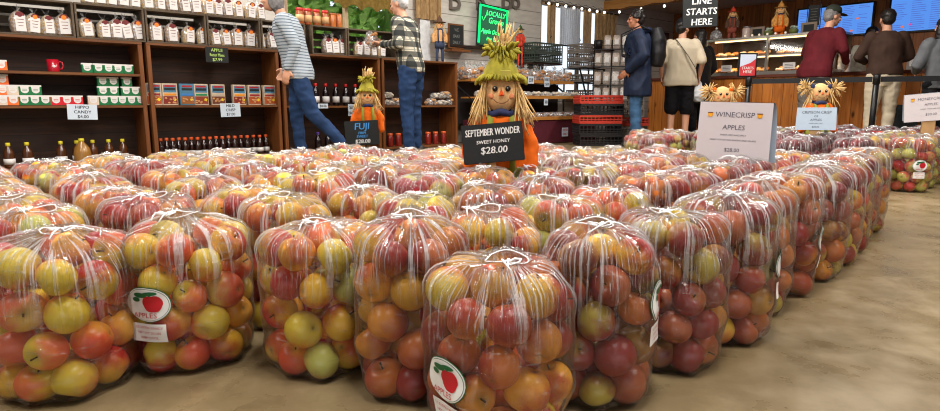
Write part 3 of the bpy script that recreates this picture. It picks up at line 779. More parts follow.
def pillow(g, w, d, h, mat=0, seed=0, top=.25):
    rd = random.Random(seed); prof = []
    n, m = 16, 9; vs, fs = [], []
    for i in range(m):
        q = i / (m - 1); z = h * q; k = (1 - .10 * (1 - q)) * (1 if q < .65 else 1 - (1 - top) * ((q - .65) / .35) ** 1.4); k *= .92 if i == 0 else 1
        for j in range(n):
            a = 2 * PI * j / n; cx, sx = math.cos(a), math.sin(a); e = .55
            x = math.copysign(abs(cx) ** e, cx) * w / 2 * k; y = math.copysign(abs(sx) ** .8, sx) * d / 2 * (k if q < .65 else k * .8)
            f = 1 + rd.uniform(-.05, .05); vs.append((x * f, y * f, z))
    for i in range(m - 1):
        for j in range(n): fs.append((i * n + j, i * n + (j + 1) % n, (i + 1) * n + (j + 1) % n, (i + 1) * n + j))
    fs.append(tuple(range(n - 1, -1, -1))); fs.append(tuple((m - 1) * n + j for j in range(n)))
    g.add(vs, fs, mat, True); return g
def tuft(g, c, w, h, seed, mat=0):
    rd = random.Random(seed)
    for k in range(9):
        a = rd.uniform(0, 2 * PI); u = Vector((math.cos(a), .5 * math.sin(a), rd.uniform(.5, 1.5))).normalized(); L = h * rd.uniform(.7, 1.2); b = Vector((-u.y, u.x, 0)).normalized() * w * rd.uniform(.2, .5)
        c_ = Vector(c); p1 = c_ + u * L * .6; g.add([c_ - b * .2, c_ + b * .2, p1 + b + Vector((0, .003, 0)), c_ + u * L, p1 - b], [(0, 1, 2, 3, 4)], mat, False)
def make_goods(kind, seed, w=.125, d=.08, h=.17, body=None, disc=None):
    t = thing('bag_of_dry_goods', 'x', 'bag'); t.name = 'dry_goods_bag'
    pillow(MB(), w, d, h, 0, seed).build('pouch', body or GRAIN, t)
    g = MB(); tuft(g, (0, 0, h * .96), .03, .065, seed); pillow(g, w * 1.03, d * 1.04, h * 1.01, 0, seed + 1); g.build('clear_wrap', WRAP, t)
    g = MB(); y = -d / 2 * 1.08
    g.box((.004, y, h * .46), (w * .52, .003, h * .72), 0)
    n = 14; c = (.004, y - .0022, h * .78)
    g.add([(c[0] + w * .24 * math.cos(PI * k / n), c[1], c[2] + w * .24 * math.sin(PI * k / n)) for k in range(n + 1)], [tuple(range(n + 1))], 1)
    g.add([(c[0] + w * .13 * math.cos(2 * PI * k / n), c[1] - .001, c[2] + w * .05 + w * .13 * math.sin(2 * PI * k / n)) for k in range(n)], [tuple(range(n))], 2)
    for q in range(3): g.box((.004, y - .002, h * (.62 - .14 * q)), (w * (.36 - .06 * q), .0008, .004), 1)
    g.build('paper_label', [WHITE, MAROON, disc or ORANGE], t); return t
protos = [Proto(make_goods('a', k, w_, .085, h_, b_, d_)) for k, (w_, h_, b_, d_) in enumerate(((.125, .165, GRAIN, ORANGE), (.13, .175, GRAIN2, MAROON), (.115, .16, GRAIN, MAROON), (.14, .18, GRAIN2, ORANGE)))]
GD = 'dry goods bags along the crates'
def row_goods(pxs, z, n, where, kinds=None, lean=0):
    for k, px in enumerate(pxs):
        s = W1.hit(px, 40, n)[0]; pr = protos[(kinds[k] if kinds else random.randrange(4))]
        pr.put(W1.pos(s, n, z), (0, random.uniform(-.10, .10) + lean, A1 + random.uniform(-.12, .12)), f'labelled bag of dry noodles, {ORD[k + 1]} along {where}', GD)
row_goods([21, 34, 50, 66], 1.092, -.11, 'in the crates above the red mug', [1, 0, 2, 3])
row_goods([88, 105, 117, 128, 140.5], 1.092, -.11, 'in the crate above the green boxes', [0, 2, 1, 1, 3], -.08)
row_goods([156, 172, 188, 203], 1.092, -.11, 'in the crate nearest the unit joint', [3, 1, 0, 0])
row_goods([215, 225.5, 236.5, 249, 259.5], 1.092, -.11, 'in the crate over the green price board', [2, 0, 3, 3, 0])
row_goods([271.5, 280], 1.092, -.11, 'in the crate behind the striped woman', [1, 0])
row_goods([92, 103, 114, 126, 137], 1.368, -.11, 'on top of the third crate')
row_goods([151, 162, 174, 187, 198, 210], 1.368, -.11, 'on top of the fourth crate')
row_goods([219, 229, 239, 251, 261], 1.368, -.11, 'on top of the fifth crate')
row_goods([327, 334, 341], 1.076, -.11, 'in the crate under the orange jars', [1, 3, 1])
row_goods([357, 364, 372, 380], 1.076, -.11, 'in the wide crate beside the plaid man', [2, 1, 2, 0])

def jarlike(name, cat, prof, cap, mats, label_band=None, n=16):
    t = thing(name, 'x', cat); MB().lathe(prof, n).build('body', mats[0], t); MB().lathe(cap, n).build('cap', mats[1], t)
    if label_band: r, z0, z1 = label_band; MB().lathe([(r, z0), (r + .0012, z0), (r + .0012, z1), (r, z1)], n).build('label_band', mats[2], t)
    return t
AMBER = plain('amber_juice', (78, 42, 18), .12, .7); PALEJ = plain('pale_cider', (150, 106, 50), .15, .7); DARKJ = plain('dark_cider', (36, 14, 8), .12, .8); VDARK = plain('black_juice', (20, 8, 14), .12, .8)
YCAP = plain('yellow_cap', (206, 190, 40), .4); OCAP = plain('orange_cap', (206, 84, 34), .4); RCAP = plain('red_cap', (190, 30, 30), .4); PCAP = plain('purple_cap', (70, 44, 130), .4)
bot = [(.001, 0), (.036, 0), (.038, .01), (.038, .11), (.034, .135), (.016, .165), (.0145, .18)]
capp = [(.0155, .176), (.017, .178), (.017, .20), (.014, .203), (.0001, .203)]
pj = Proto(jarlike('cider_bottle', 'bottle', bot, capp, [AMBER, YCAP, WHITE], (.0385, .03, .075)))
for k, px in enumerate([8, 27, 61, 77, 93, 109, 123]): pj.put(W1.pos(W1.hit(px, 148, -.14)[0], -.14, .031), A1, f'yellow-capped cider bottle, {ORD[k + 1]} along the bottom of the candy shelf unit', 'yellow-capped cider bottles')
big = jarlike('cider_jug', 'jug', [(.001, 0), (.062, 0), (.066, .012), (.066, .10), (.055, .145), (.022, .19), (.018, .20)], [(.019, .198), (.022, .2), (.022, .222), (.001, .224)], [PALEJ, YCAP])
big.location = W1.pos(W1.hit(82, 148, -.05)[0], -.05, .031); big['label'] = 'round pale cider jug with yellow cap standing before the yellow-capped bottles'; big['category'] = 'jug'
po = Proto(jarlike('syrup_bottle', 'bottle', [(r * .80, z * .97) for r, z in bot], [(r, z * .97) for r, z in capp], [DARKJ, OCAP, WHITE], (.0315, .03, .07)))
for k in range(18):
    px = 161 + k * 6.2; n = -.10 - .05 * (k % 2); po.put(W1.pos(W1.hit(px, 148, n)[0], n, .031), A1, f'orange-capped dark bottle, {ORD[k + 1]} along the bottom of the baking mix unit', 'orange-capped dark bottles')
pr_ = Proto(jarlike('juice_bottle', 'bottle', [(r * .95, z * 1.18) for r, z in bot], [(r, z * 1.18) for r, z in capp], [VDARK, RCAP, WHITE], (.0372, .035, .10)))
for k, px in enumerate([316, 326, 336, 346, 355.5, 364]): pr_.put(W1.pos(W1.hit(px, 100, -.09)[0], -.09, .521), A1, f'red-capped dark juice bottle, {ORD[k + 1]} along behind the small scarecrow', 'red-capped juice bottles')
pp = Proto(jarlike('grape_juice_bottle', 'bottle', bot, capp, [VDARK, PCAP]))
for k, px in enumerate([318, 328, 337.5, 347, 356]): pp.put(W1.pos(W1.hit(px, 140, -.12)[0], -.12, .031), A1, f'purple-capped dark bottle, {ORD[k + 1]} along the bottom shelf beside the striped woman', 'purple-capped bottles')
pq = Proto(jarlike('sauce_jar', 'jar', [(.001, 0), (.036, 0), (.038, .01), (.038, .12), (.030, .135)], [(.031, .132), (.033, .134), (.033, .158), (.001, .16)], [plain('red_sauce', (120, 26, 18), .2, .6), OCAP]))
for k, px in enumerate([390, 398.5, 428, 435.5, 443.5]): pq.put(W1.pos(W1.hit(px, 140, -.10)[0], -.10, .031), A1, f'orange-lidded red sauce jar, {ORD[k + 1]} along the bottom shelf by the plaid man', 'orange-lidded sauce jars')
pq2 = Proto(jarlike('salsa_jar', 'jar', [(.001, 0), (.040, 0), (.042, .01), (.042, .125), (.036, .142)], [(.037, .14), (.039, .142), (.039, .168), (.001, .17)], [plain('orange_salsa', (150, 74, 30), .2, .6), RCAP, plain('jar_label', (206, 160, 110), .5)], (.0425, .03, .10)))
for k, px in enumerate([300, 308, 316.5, 325]): pq2.put(W1.pos(W1.hit(px, 20, -.12)[0], -.12, 1.364), A1, f'orange jar with bright red lid, {ORD[k + 1]} along on the crates', 'jars on the crates under the window')
pq3 = Proto(jarlike('preserve_jar', 'jar', [(.001, 0), (.036, 0), (.037, .01), (.037, .12), (.033, .134)], [(.034, .132), (.035, .134), (.035, .15), (.001, .152)], [plain('orange_preserve', (186, 104, 44), .2, .6), plain('copper_lid', (150, 84, 40), .4)]))
for k, px in enumerate([332.5, 339]): pq3.put(W1.pos(W1.hit(px, 20, -.12)[0], -.12, 1.364), A1, f'orange preserve jar with copper lid, {("next to the red-lidded jars", "at the end of the crate row")[k]}')

# small candy cartons
def carton(rgb, nm):
    t = thing('candy_carton', 'x', 'box'); c = plain(nm, rgb, .45)
    MB().box((0, 0, .040), (.080, .05, .078), 0, bev=.002).build('carton', c, t)
    g = MB(); g.box((0, 0, .0745), (.0806, .0506, .012), 0); n = 20; y = -.0258
    g.add([(.027 * math.cos(2 * PI * k / n), y - .0005, .043 + .027 * math.sin(2 * PI * k / n)) for k in range(n)], [tuple(range(n))], 0); g.box((0, y, .062), (.055, .0012, .016), 0)
    for q in range(2): g.box((0, y - .0012, .048 - .012 * q), (.032, .0008, .003), 1)
    g.build('printed_front', [WHITE, c], t); return Proto(t)
CG, CR_, CO, CW = carton((16, 110, 60), 'carton_green'), carton((206, 24, 40), 'carton_red'), carton((238, 110, 40), 'carton_orange'), carton((214, 196, 178), 'carton_beige')
def cart(pr, px, z, col, desc):
    pr.put(W1.pos(W1.hit(px, 100, -.08)[0], -.08, z), A1 + random.uniform(-.06, .06), f'small {col} candy carton, {desc}', 'small candy cartons')
for k, px in enumerate([90, 101, 111, 120.5, 130.5]): cart(CG, px, .801, 'green', f'{ORD[k + 1]} along on the upper shelf by the mug')
cart(CO, 5, .801, 'orange', 'alone on the upper shelf across from the mug')
rowc = [(2.5, CW, 'beige'), (13, CO, 'orange'), (24, CG, 'green'), (34.5, CG, 'green'), (45, CG, 'green'), (55.5, CR_, 'red'), (66.5, CR_, 'red'), (77, CR_, 'red'), (93, CW, 'beige'), (103.5, CG, 'green'), (113.5, CG, 'green'), (131, CG, 'green'), (140, CG, 'green')]
for k, (px, pr, c) in enumerate(rowc): cart(pr, px, .531, c, f'{ORD[k + 1]} along the front of the middle shelf')
for k, (px, pr, c) in enumerate([(3, CO, 'orange'), (13.5, CW, 'beige'), (25.5, CG, 'green'), (36.5, CG, 'green'), (103.5, CG, 'green'), (114, CG, 'green'), (126.5, CG, 'green'), (135.5, CG, 'green')]):
    cart(pr, px, .611, c, f'{ORD[k + 1]} along, stacked on the middle shelf row')
for k, (px, pr, c) in enumerate([(3, CO, 'orange'), (103, CG, 'green'), (113.5, CG, 'green'), (127, CG, 'green')]):
    s = W1.hit(px, 90, -.09)[0]; pr.put(W1.pos(s, -.09, .691), A1, f'small {c} candy carton, {ORD[k + 1]} along, topmost of the stacks', 'small candy cartons')
cart(CG, 121.8, .531, 'green', 'between stacks on the middle shelf')
mg = thing('mug', 'red mug with white print alone on the upper candy shelf', 'mug', W1.pos(W1.hit(54, 73, -.10)[0], -.10, .801), A1)
MB().lathe([(.001, 0), (.040, 0), (.043, .006), (.043, .10), (.039, .10), (.037, .01), (.001, .008)], 20).build('cup', plain('mug_red', (176, 20, 40), .25, .6), mg)
MB().tube([(.040, 0, .085), (.062, 0, .082), (.070, 0, .055), (.060, 0, .028), (.040, 0, .022)], .006, 8).build('handle', M['mug_red'], mg)
g = MB(); vs, fs = text_geo('6', .05); g.add([(v[0], -.0436 + abs(v[0]) * .3, v[1] + .05) for v in vs], fs, 0); g.ell((0, -.042, .045), (.012, .003, .010)); g.build('white_print', WHITE, mg)

# boxed baking mixes
def mixbox(c1, c2, nm):
    t = thing('baking_mix_box', 'x', 'box'); MB().box((0, 0, .098), (.128, .045, .196), 0, bev=.002).build('carton', plain('mix_' + nm, (196, 176, 152), .45), t)
    g = MB(); y = -.0232; g.box((0, y, .150), (.108, .0012, .068), 0); g.box((0, y - .001, .172), (.088, .001, .016), 1); g.box((0, y - .0011, .145), (.094, .001, .022), 4); g.box((0, y - .001, .096), (.100, .0012, .018), 2)
    g.box((0, y, .046), (.118, .0012, .070), 3); g.box((.036, y - .001, .050), (.024, .0012, .024), 5, Matrix.Rotation(.5, 4, 'Y'))
    rd = random.Random(nm)
    for k in range(7): g.ell((rd.uniform(-.05, .05), y - .001, rd.uniform(.02, .07)), (.012, .003, .009), 8, 5, 6)
    g.build('printed_front', [plain('mix_blue', (72, 120, 150), .4), plain('mix_redbar', (170, 34, 38), .4), plain('mixband_' + nm, c1, .4), plain('mixfood_' + nm, c2, .4), plain('mix_darkgreen', (30, 40, 40), .4), plain('mix_yellow', (226, 196, 40), .4), plain('mix_food', (196, 140, 90), .5)], t); return Proto(t)
MX = [mixbox((226, 140, 30), (130, 44, 34), 'orange'), mixbox((60, 120, 190), (150, 90, 44), 'blue'), mixbox((40, 130, 80), (140, 60, 40), 'green'), mixbox((190, 170, 150), (110, 60, 40), 'plain'), mixbox((150, 40, 40), (170, 80, 40), 'red')]
for k, (px, q, c) in enumerate([(154, 4, 'red'), (170, 0, 'orange'), (187, 1, 'blue'), (201, 2, 'green'), (218, 3, 'brown'), (239, 0, 'orange'), (254, 4, 'red'), (269, 4, 'red')]):
    MX[q].put(W1.pos(W1.hit(px, 100, -.07)[0], -.07, .531), A1 + random.uniform(-.05, .05), f'boxed baking mix with {c} band, {ORD[k + 1]} box along the shelf', 'boxed baking mixes on the middle shelf')

# price cards
def card(fr, px, py, w, h, n, lines, label, name='price_card', mat=None, ink=None, tilt=0, rz=0, sizes=None):
    s, z = fr.hit(px, py, n); t = thing(name, label, 'sign', fr.pos(s, n, z), fr.ang + rz)
    MB().box((0, 0, 0), (w, .003, h), 0, Matrix.Rotation(tilt, 4, 'Y')).build('card', mat or plain('card_white', (200, 212, 226), .5, var=.03), t)
    k = len(lines)
    for i, l in enumerate(lines):
        g = MB(); sz = (sizes[i] if sizes else h / (k + .3) * .95); put_text(g, l, sz, 0, h / 2 - h * (i + .62) / (k + .2), -.0022, 0, 0, min(1, w * .92 / (len(l) * sz * .62)), -tilt, 1)
        g.build('writing', ink or plain('black_ink', (24, 24, 28), .6), t)
    return t
BOARD = plain('chalkboard_black', (24, 27, 28), .7); CHALK = plain('chalk_white', (226, 226, 224), .8); GCH = plain('chalk_green', (170, 200, 110), .8)
card(W1, 82.5, 112, .215, .125, .012, ['HIPPO', 'CANDY', '$4.00'], 'white handwritten price card under the red candy cartons', tilt=.03)
card(W1, 230.5, 110, .19, .13, .012, ['MILD', 'CRISP', '$7.00'], 'white handwritten price card under the boxed baking mixes', tilt=-.02)
card(W1, 217, 55, .21, .14, .012, ['APPLE', 'Butter Mixes', '$7.99'], 'small black board with green writing clipped to the top shelf', 'price_board', BOARD, GCH)
card(W1, 352, 110, .10, .13, .012, ['$6.00', 'EACH'], 'small white card hanging beside the small scarecrow')
card(W1, 323, 106, .12, .05, .012, ['$8.00'], 'little white card on the shelf edge beside the striped woman')
# paper-wrapped panel beside the mix unit (brown paper side of the next unit)
t = thing('pegboard_panel', 'pale grey board hanging beside the striped woman at shelf height', 'board', W1.pos(2.37, .02, .90), A1)
MB().box((.06, 0, 0), (.12, .012, .30), 0, bev=.002).build('board', plain('grey_board', (120, 106, 98), .7), t)
# wrapped cookies on the fourth unit
def lumps(g, n, w, d, h, r, seed, mat=0, flat=.6):
    rd = random.Random(seed)
    for k in range(n): g.ell((rd.uniform(-w / 2, w / 2), rd.uniform(-d / 2, d / 2), rd.uniform(r * flat, h)), (r * rd.uniform(.8, 1.2), r * rd.uniform(.8, 1.2), r * flat * rd.uniform(.8, 1.2)), 8, 6, mat)
    return g
COOK = plain('cookie_brown', (186, 140, 92), .6, nscale=60, var=.3); DOUGH = plain('donut_brown', (172, 116, 66), .6, nscale=50, var=.3); CHOC = plain('dark_cookie', (96, 62, 42), .6, nscale=60, var=.3); PALE = plain('pale_cookie', (196, 184, 166), .6, nscale=60, var=.2)
def pastry_bag(mat, w, d, h, r, n, seed, tall=True, name='pastry_bag'):
    t = thing(name, 'x', 'bag'); lumps(MB(), n, w * .74, d * .74, h * .8, r, seed, 0, .7).build('pastries', mat, t)
    g = MB(); pillow(g, w, d, h, 0, seed, .5)
    if tall: tuft(g, (0, 0, h * .95), .035, .09, seed); tuft(g, (.01, 0, h * .95), .03, .08, seed + 5)
    g.build('clear_wrap', WRAP, t); return Proto(t)
PC = [pastry_bag(COOK, .17, .13, .09, .026, 14, 3, False, 'cookie_package'), pastry_bag(PALE, .17, .13, .07, .024, 12, 4, False, 'cookie_package')]
q_ = 0
for px, lvl in ((386, 0), (396, 0), (386.5, 1), (431, 0), (441, 0), (450, 0), (436, 1), (445, 1)):
    q_ += 1; PC[q_ % 2].put(W1.pos(W1.hit(px, 100, -.12)[0], -.12, .521 + .088 * lvl), A1 + random.uniform(-.3, .3), f'clear package of cookies, {ORD[q_]} counted along the shelf behind the plaid man', 'cookie packages behind the plaid man')
# ---------------------------------------------------------------- bakery rack in the middle
RK = W1; BROWNB = wood('bakery_board', (150, 96, 40), (190, 130, 62), 'X'); MAR = plain('maroon_skirt', (78, 20, 34), .7); BLK = plain('black_metal', (20, 20, 22), .4)
t = thing('bakery_display_rack', 'stepped three-tier bakery rack with maroon base behind the large scarecrow', 'rack', W1.pos(4.86, 0, 0), A1)
LR = 2.08
for z, n0, n1 in ((.86, -.30, .10), (.64, -.10, .30), (.36, .05, .55)):
    g = MB(); g.box((LR / 2, -(n0 + n1) / 2, z - .02), (LR, n1 - n0, .02)); g.box((LR / 2, -n1, z - .012), (LR, .016, .045)); g.build('tier_board', BROWNB, t)
g = MB(); g.box((LR / 2, -.24, .17), (LR, .60, .32)); g.build('skirt', MAR, t)
for x in (0.012, LR - .012): g = MB(); g.tube([(x, .28, .02), (x, .28, .84)], .012, 6); g.tube([(x, .28, .84), (x, -.52, .34)], .014, 6); g.build('side_frame', BLK, t)
MB().box((LR / 2, .20, .55), (LR, .01, .55)).build('back_board', plain('rack_back', (30, 24, 22), .7), t)
PB = [pastry_bag(DOUGH, .24, .20, .185, .036, 28, 10 + k) for k in range(3)]; PD = [pastry_bag(PALE, .20, .16, .08, .028, 14, 20 + k, False, 'cookie_package') for k in range(2)]; PE = [pastry_bag(CHOC, .19, .22, .07, .026, 22, 30 + k, False, 'cookie_package') for k in range(2)]
for k in range(16):
    x = .10 + (k % 10) * .205 + .05 * (k // 10); n = .0 - .17 * (k // 10); PB[k % 3].put(W1.pos(4.86 + x, n, .851), A1 + random.uniform(-.5, .5), f'clear tufted bag of doughnuts, {ORD[k % 10 + 1]} along the {"front" if k < 10 else "back"} of the top bakery tier', 'doughnut bags on the top bakery tier')
for k in range(10): PD[k % 2].put(W1.pos(4.97 + k * .21, .18, .631), A1 + random.uniform(-.3, .3), f'flat package of pale cookies, {ORD[k + 1]} along the middle bakery tier', 'cookie packages on the middle bakery tier')
for k in range(20):
    x = .11 + (k % 10) * .21; n = .42 - .24 * (k // 10); PE[k % 2].put(W1.pos(4.86 + x, n, .351), A1 + random.uniform(-.2, .2), f'package of dark cookies, {ORD[k % 10 + 1]} along the {"front" if k < 10 else "back"} of the lowest bakery tier', 'dark cookie packages on the lowest bakery tier')
card(W1, 531, 80, .12, .10, .125, ['$5.00'], 'white price card on the top bakery tier near the large scarecrow')
card(W1, 547, 82, .11, .14, .125, ['DONUTS', '$6.00'], 'white price card on the top bakery tier under the crates')
card(W1, 546, 102, .08, .09, .325, ['$4.00'], 'small white price card on the middle bakery tier')
card(W1, 565, 132, .13, .12, .575, ['FRESH', 'DAILY'], 'white and red card on the maroon base of the bakery rack', ink=M['lab_red'])
# trays and crates
def tray(w, d, h, mat, nm='bread_tray'):
    t = thing(nm, 'x', 'crate')
    g = MB(); g.box((0, 0, .008), (w - .02, d - .02, .012)); g.build('tray_base', mat, t)
    g = MB()
    for sx, sy, L, rot in ((0, -1, w, 0), (0, 1, w, 0), (-1, 0, d, 1), (1, 0, d, 1)):
        cx, cy = sx * (w / 2 - .006), sy * (d / 2 - .006)
        for z, hh in ((h - .012, .024), (h * .52, .012), (h * .28, .014), (.012, .02)): g.box((cx, cy, z), ((L, .012, hh) if not rot else (.012, L, hh)))
        m_ = int(L / .05)
        for q in range(m_ + 1): o_ = -L / 2 + .006 + q * (L - .012) / m_; g.box((cx + (0 if rot else o_), cy + (o_ if rot else 0), h / 2), (.010, .013, h - .02) if not rot else (.013, .010, h - .02))
    g.build('slotted_sides', mat, t); return Proto(t)
REDP = plain('red_plastic', (176, 50, 34), .45); BLKP = plain('black_plastic', (24, 22, 24), .45); GRYP = plain('grey_plastic', (128, 118, 110), .5); GRNP = plain('green_grey_plastic', (62, 70, 64), .5)
TR, TB, TG, TN = tray(.56, .40, .11, REDP), tray(.56, .40, .14, BLKP), tray(.42, .34, .12, GRYP), tray(.62, .40, .14, GRNP)
def stack(fr, px, Y, items, desc, ang, grp):
    p = at_depth(px, 103, Y); z = 0.0
    for k, (pr, h) in enumerate(items):
        nm = {id(TR): 'red', id(TB): 'black', id(TG): 'grey', id(TN): 'green-grey'}[id(pr)]
        pr.put((p.x + random.uniform(-.01, .01), p.y, z + .001), ang, f'{nm} slotted bread tray, {ORD[k + 1]} from floor in the {desc}', grp); z += h + .002
    return p, z
p, z = stack(None, 598, 8.0, [(TB, .14), (TB, .14), (TR, .11), (TB, .14), (TR, .11)][0:5], 'stack below the wire rack', A2 + .9, 'trays in the red and black stack')
stack(None, 625, 8.35, [(TG, .12), (TG, .12), (TR, .11), (TG, .12), (TG, .12), (TR, .11)][:5], 'stack beside the navy jacket', A2 + .9, 'trays in the grey stack')
# shelf frame with crates beside the bakery rack
t = thing('metal_crate_stand', 'black metal stand with slanted leg holding crates above the bakery rack', 'stand', W1.pos(7.18, .02, 0), A1)
for x in (0, .62):
    MB().tube([(x, .30, 0), (x, .30, 1.08)], .014, 6).build('post', BLK, t); MB().tube([(x, -.36, 0), (x, 0, 1.08)], .014, 6).build('slanted_leg', BLK, t)
g = MB()
for z in (.62, .86, 1.08): g.box((.31, .15, z), (.64, .34 if z > 1 else .30, .015))
g.build('metal_shelf', BLK, t)
for k, (pr, n, z, px) in enumerate(((TG, -.13, .635, 'lowest'), (TG, -.13, .875, 'middle'), (TG, -.13, 1.095, 'third'), (TG, -.13, 1.217, 'fourth'), (TG, -.13, 1.339, 'topmost'))):
    pr.put(W1.pos(7.47, n, z), A1, f'grey slotted crate, {px} of those on the slanted black stand', 'grey crates on the stand')
t = thing('wall_shelf', 'dark wooden wall shelf holding green-grey crates behind the doughnut bags', 'shelf', W1.pos(6.50, -.22, 0), A1)
MB().box((0, 0, 1.12), (.66, .38, .022), bev=.003).build('shelf_board', SHELFB, t)
for sx in (-1, 1): MB().box((sx * .28, .17, 1.05), (.025, .03, .12)).build('bracket', SHELFB, t)
for k in range(2): TN.put(W1.pos(6.50, -.215, 1.132 + .142 * k), A1, f'green-grey slotted crate, {("lower", "upper")[k]} of two before the window', 'green-grey crates')

# things along the wall above
def ring_sign(): pass
t = thing('neon_chalkboard', 'black menu chalkboard framed by a glowing green light tube', 'sign', W1.pos(5.62, -.30, 1.60), A1)
t.rotation_euler = (0, math.radians(4), A1)
wN, hN = .58, .56
MB().box((0, 0, 0), (wN, .02, hN), bev=.004).build('board', BOARD, t)
GL = emit('green_led', (20, 255, 120), 1.7)
g = MB(); a, b = wN / 2 - .03, hN / 2 - .03; g.tube([(-a, -.018, -b), (-a, -.018, b), (a, -.018, b), (a, -.018, -b)], .016, 8); g.build('green_light_tube', GL, t)
GLC = plain('green_lit_chalk', (90, 255, 150), .8)
for l_, s__, x_, z_ in (('LOCALLY', .095, .04, .165), ('Grown', .11, .05, .07), ('Apple Donuts', .085, .0, -.08), ('Hot Cider', .07, .02, -.18)): g = MB(); put_text(g, l_, s__, x_, z_, -.012, 0, .25, .92); g.build('chalk_writing', GLC, t)
g = MB()
g.tube([(-.22, -.014, .10), (-.19, -.014, .05), (-.12, -.014, .17)], .006, 5); g.build('chalk_tick', GLC, t)
# neon light has a real glow
l = bpy.data.lights.new('green_glow', 'AREA'); l.shape = 'RECTANGLE'; l.size = .55; l.size_y = .5; l.energy = 3; l.color = (.1, 1, .4)
o = bpy.data.objects.new('green_glow', l); COL.objects.link(o); o.location = W1.pos(5.62, -.25, 1.6); o.rotation_euler = (PI / 2, 0, A1)
t2 = thing('table_ledge', 'narrow wooden ledge on the wall under the glowing green board', 'shelf', W1.pos(5.3, -.34, 1.30), A1)
MB().box((.2, 0, 0), (1.3, .12, .025)).build('ledge', SHELFB, t2)
for k, (px, ltr) in enumerate(((455, 'B'), (482, 'R'), (507, 'B'), (516, '8'))):
    s, z = W1.hit(px, 0, BW + .03); vs, fs = text_geo(ltr, .42, 0, 'CENTER', .012); g = MB(); g.add([(v[0], -v[2], v[1]) for v in vs], fs, 0)
    o = g.build('wooden_letter', plain('grey_wood_letter', (104, 94, 88), .7), None, W1.pos(s, BW + .02, z + .0), A1); tag(o, f'cut-out grey wooden letter on the wall, {ORD[k + 1]} above the glowing green board', 'letter', 'wooden letters on the siding')
t = thing('chalkboard', 'small black chalkboard in a wooden frame beside the brown-hatted scarecrow', 'sign', W1.pos(4.95, -.30, 1.42), A1)
MB().box((0, 0, 0), (.27, .016, .32), bev=.003).build('frame', SHELF, t); MB().box((0, -.009, 0), (.23, .006, .28)).build('board', BOARD, t)
g = MB(); [put_text(g, l_, .06, 0, .08 - .08 * k, -.0135, 0, .1, .8) for k, l_ in enumerate(('WE', 'BAKE', 'DAILY'))]; g.build('writing', plain('chalk_grey', (120, 120, 116), .8), t)
t = thing('wall_ledge', 'wooden box ledge behind the cookies holding the small chalkboard', 'shelf', W1.pos(4.98, -.30, 1.235), A1); MB().box((0, 0, 0), (.34, .16, .03)).build('ledge', SHELF, t)
# curtains
def cloth(t, col, clear):
    a, b, c = t.n('BsdfDiffuse'), t.n('BsdfTranslucent'), t.n('BsdfTransparent'); t.l(col, a.inputs[0]); t.l(col, b.inputs[0])
    m = t.n('MixShader'); m.inputs[0].default_value = .5; t.l(a.outputs[0], m.inputs[1]); t.l(b.outputs[0], m.inputs[2])
    if not clear: return t.done(m.outputs[0])
    m2 = t.n('MixShader'); m2.inputs[0].default_value = clear; t.l(m.outputs[0], m2.inputs[1]); t.l(c.outputs[0], m2.inputs[2]); return t.done(m2.outputs[0])
BURL = NT('burlap'); _v = BURL.coord('Object', (1, 1, .25)); _bc = (BURL.ramp(BURL.noise(_v, 60, 3), [(.3, lin((170, 138, 96))), (.7, lin((214, 182, 136)))]))
BURL = cloth(BURL, _bc, .12)
_o = NT('olive_valance'); OLIVE = cloth(_o, _o.ramp(_o.noise(_o.coord(), 30, 3), [(.3, lin((134, 108, 54))), (.7, lin((166, 138, 76)))]), 0); _o = NT('lace_white'); LACE = cloth(_o, _o.ramp(_o.noise(_o.coord(), 50, 3), [(.3, lin((206, 208, 214))), (.7, lin((232, 232, 236)))]), .35)
def drape(s0, s1, z0, z1, n, mat, name, label, waves=8, amp=.025, scallop=.0, parent=None):
    g = MB(); N = 60; vs, fs = [], []
    for i in range(N + 1):
        q = i / N; y = -n - amp * math.sin(q * waves * 2 * PI) - amp * .4 * math.sin(q * waves * 5.3)
        zb = z0 + scallop * (.5 + .5 * math.sin(q * waves * 2 * PI + 1))
        for k in range(5): vs.append((s0 + (s1 - s0) * q, y * 1 if k else y, z1 + (zb - z1) * k / 4))
    for i in range(N):
        for k in range(4): fs.append((i * 5 + k, i * 5 + k + 1, (i + 1) * 5 + k + 1, (i + 1) * 5 + k))
    b = len(vs); vs += [(v[0], v[1] + .004, v[2]) for v in vs]; fs += [tuple(b + q for q in reversed(f)) for f in fs]
    g.add(vs, fs, 0, True)
    t = thing(name, label, 'curtain', W1.o, A1); g.build('fabric', mat, t)
    g = MB(); g.tube([(s0 - .06, -n, z1), (s1 + .06, -n, z1)], .012, 8); g.build('curtain_rod', BLK, t); return t
drape(3.18, 4.06, 1.62, 2.32, -.34, OLIVE, 'valance_curtain', 'olive brown scalloped valance hanging over the green window', 4, .02, .05)
drape(4.32, 4.72, 1.60, 2.36, -.32, BURL, 'burlap_curtain', 'tan burlap curtain panel hanging behind the plaid man', 3, .02)
drape(6.82, 7.02, 1.46, 2.04, -.34, BURL, 'burlap_curtain', 'narrow tan curtain panel at the near side of the bright window', 2)
drape(7.12, 7.62, 1.46, 2.04, -.34, LACE, 'lace_curtain', 'white gathered lace curtain in the middle of the bright window', 9, .02)
drape(7.70, 7.92, 1.46, 2.04, -.34, BURL, 'burlap_curtain', 'tan curtain strip between lace and far side of bright window', 3)
drape(8.02, 8.60, 1.46, 2.04, -.34, BURL, 'burlap_curtain', 'wide tan curtain panel at the far side of the bright window', 5)
t = thing('valance_shelf_rail', 'dark rail with iron hooks below the short curtains of bright window', 'rail', W1.pos(7.68, BW + .05, 1.45), A1)
g = MB(); g.box((0, 0, 0), (1.85, .03, .02)); g.build('rail', BLK, t)
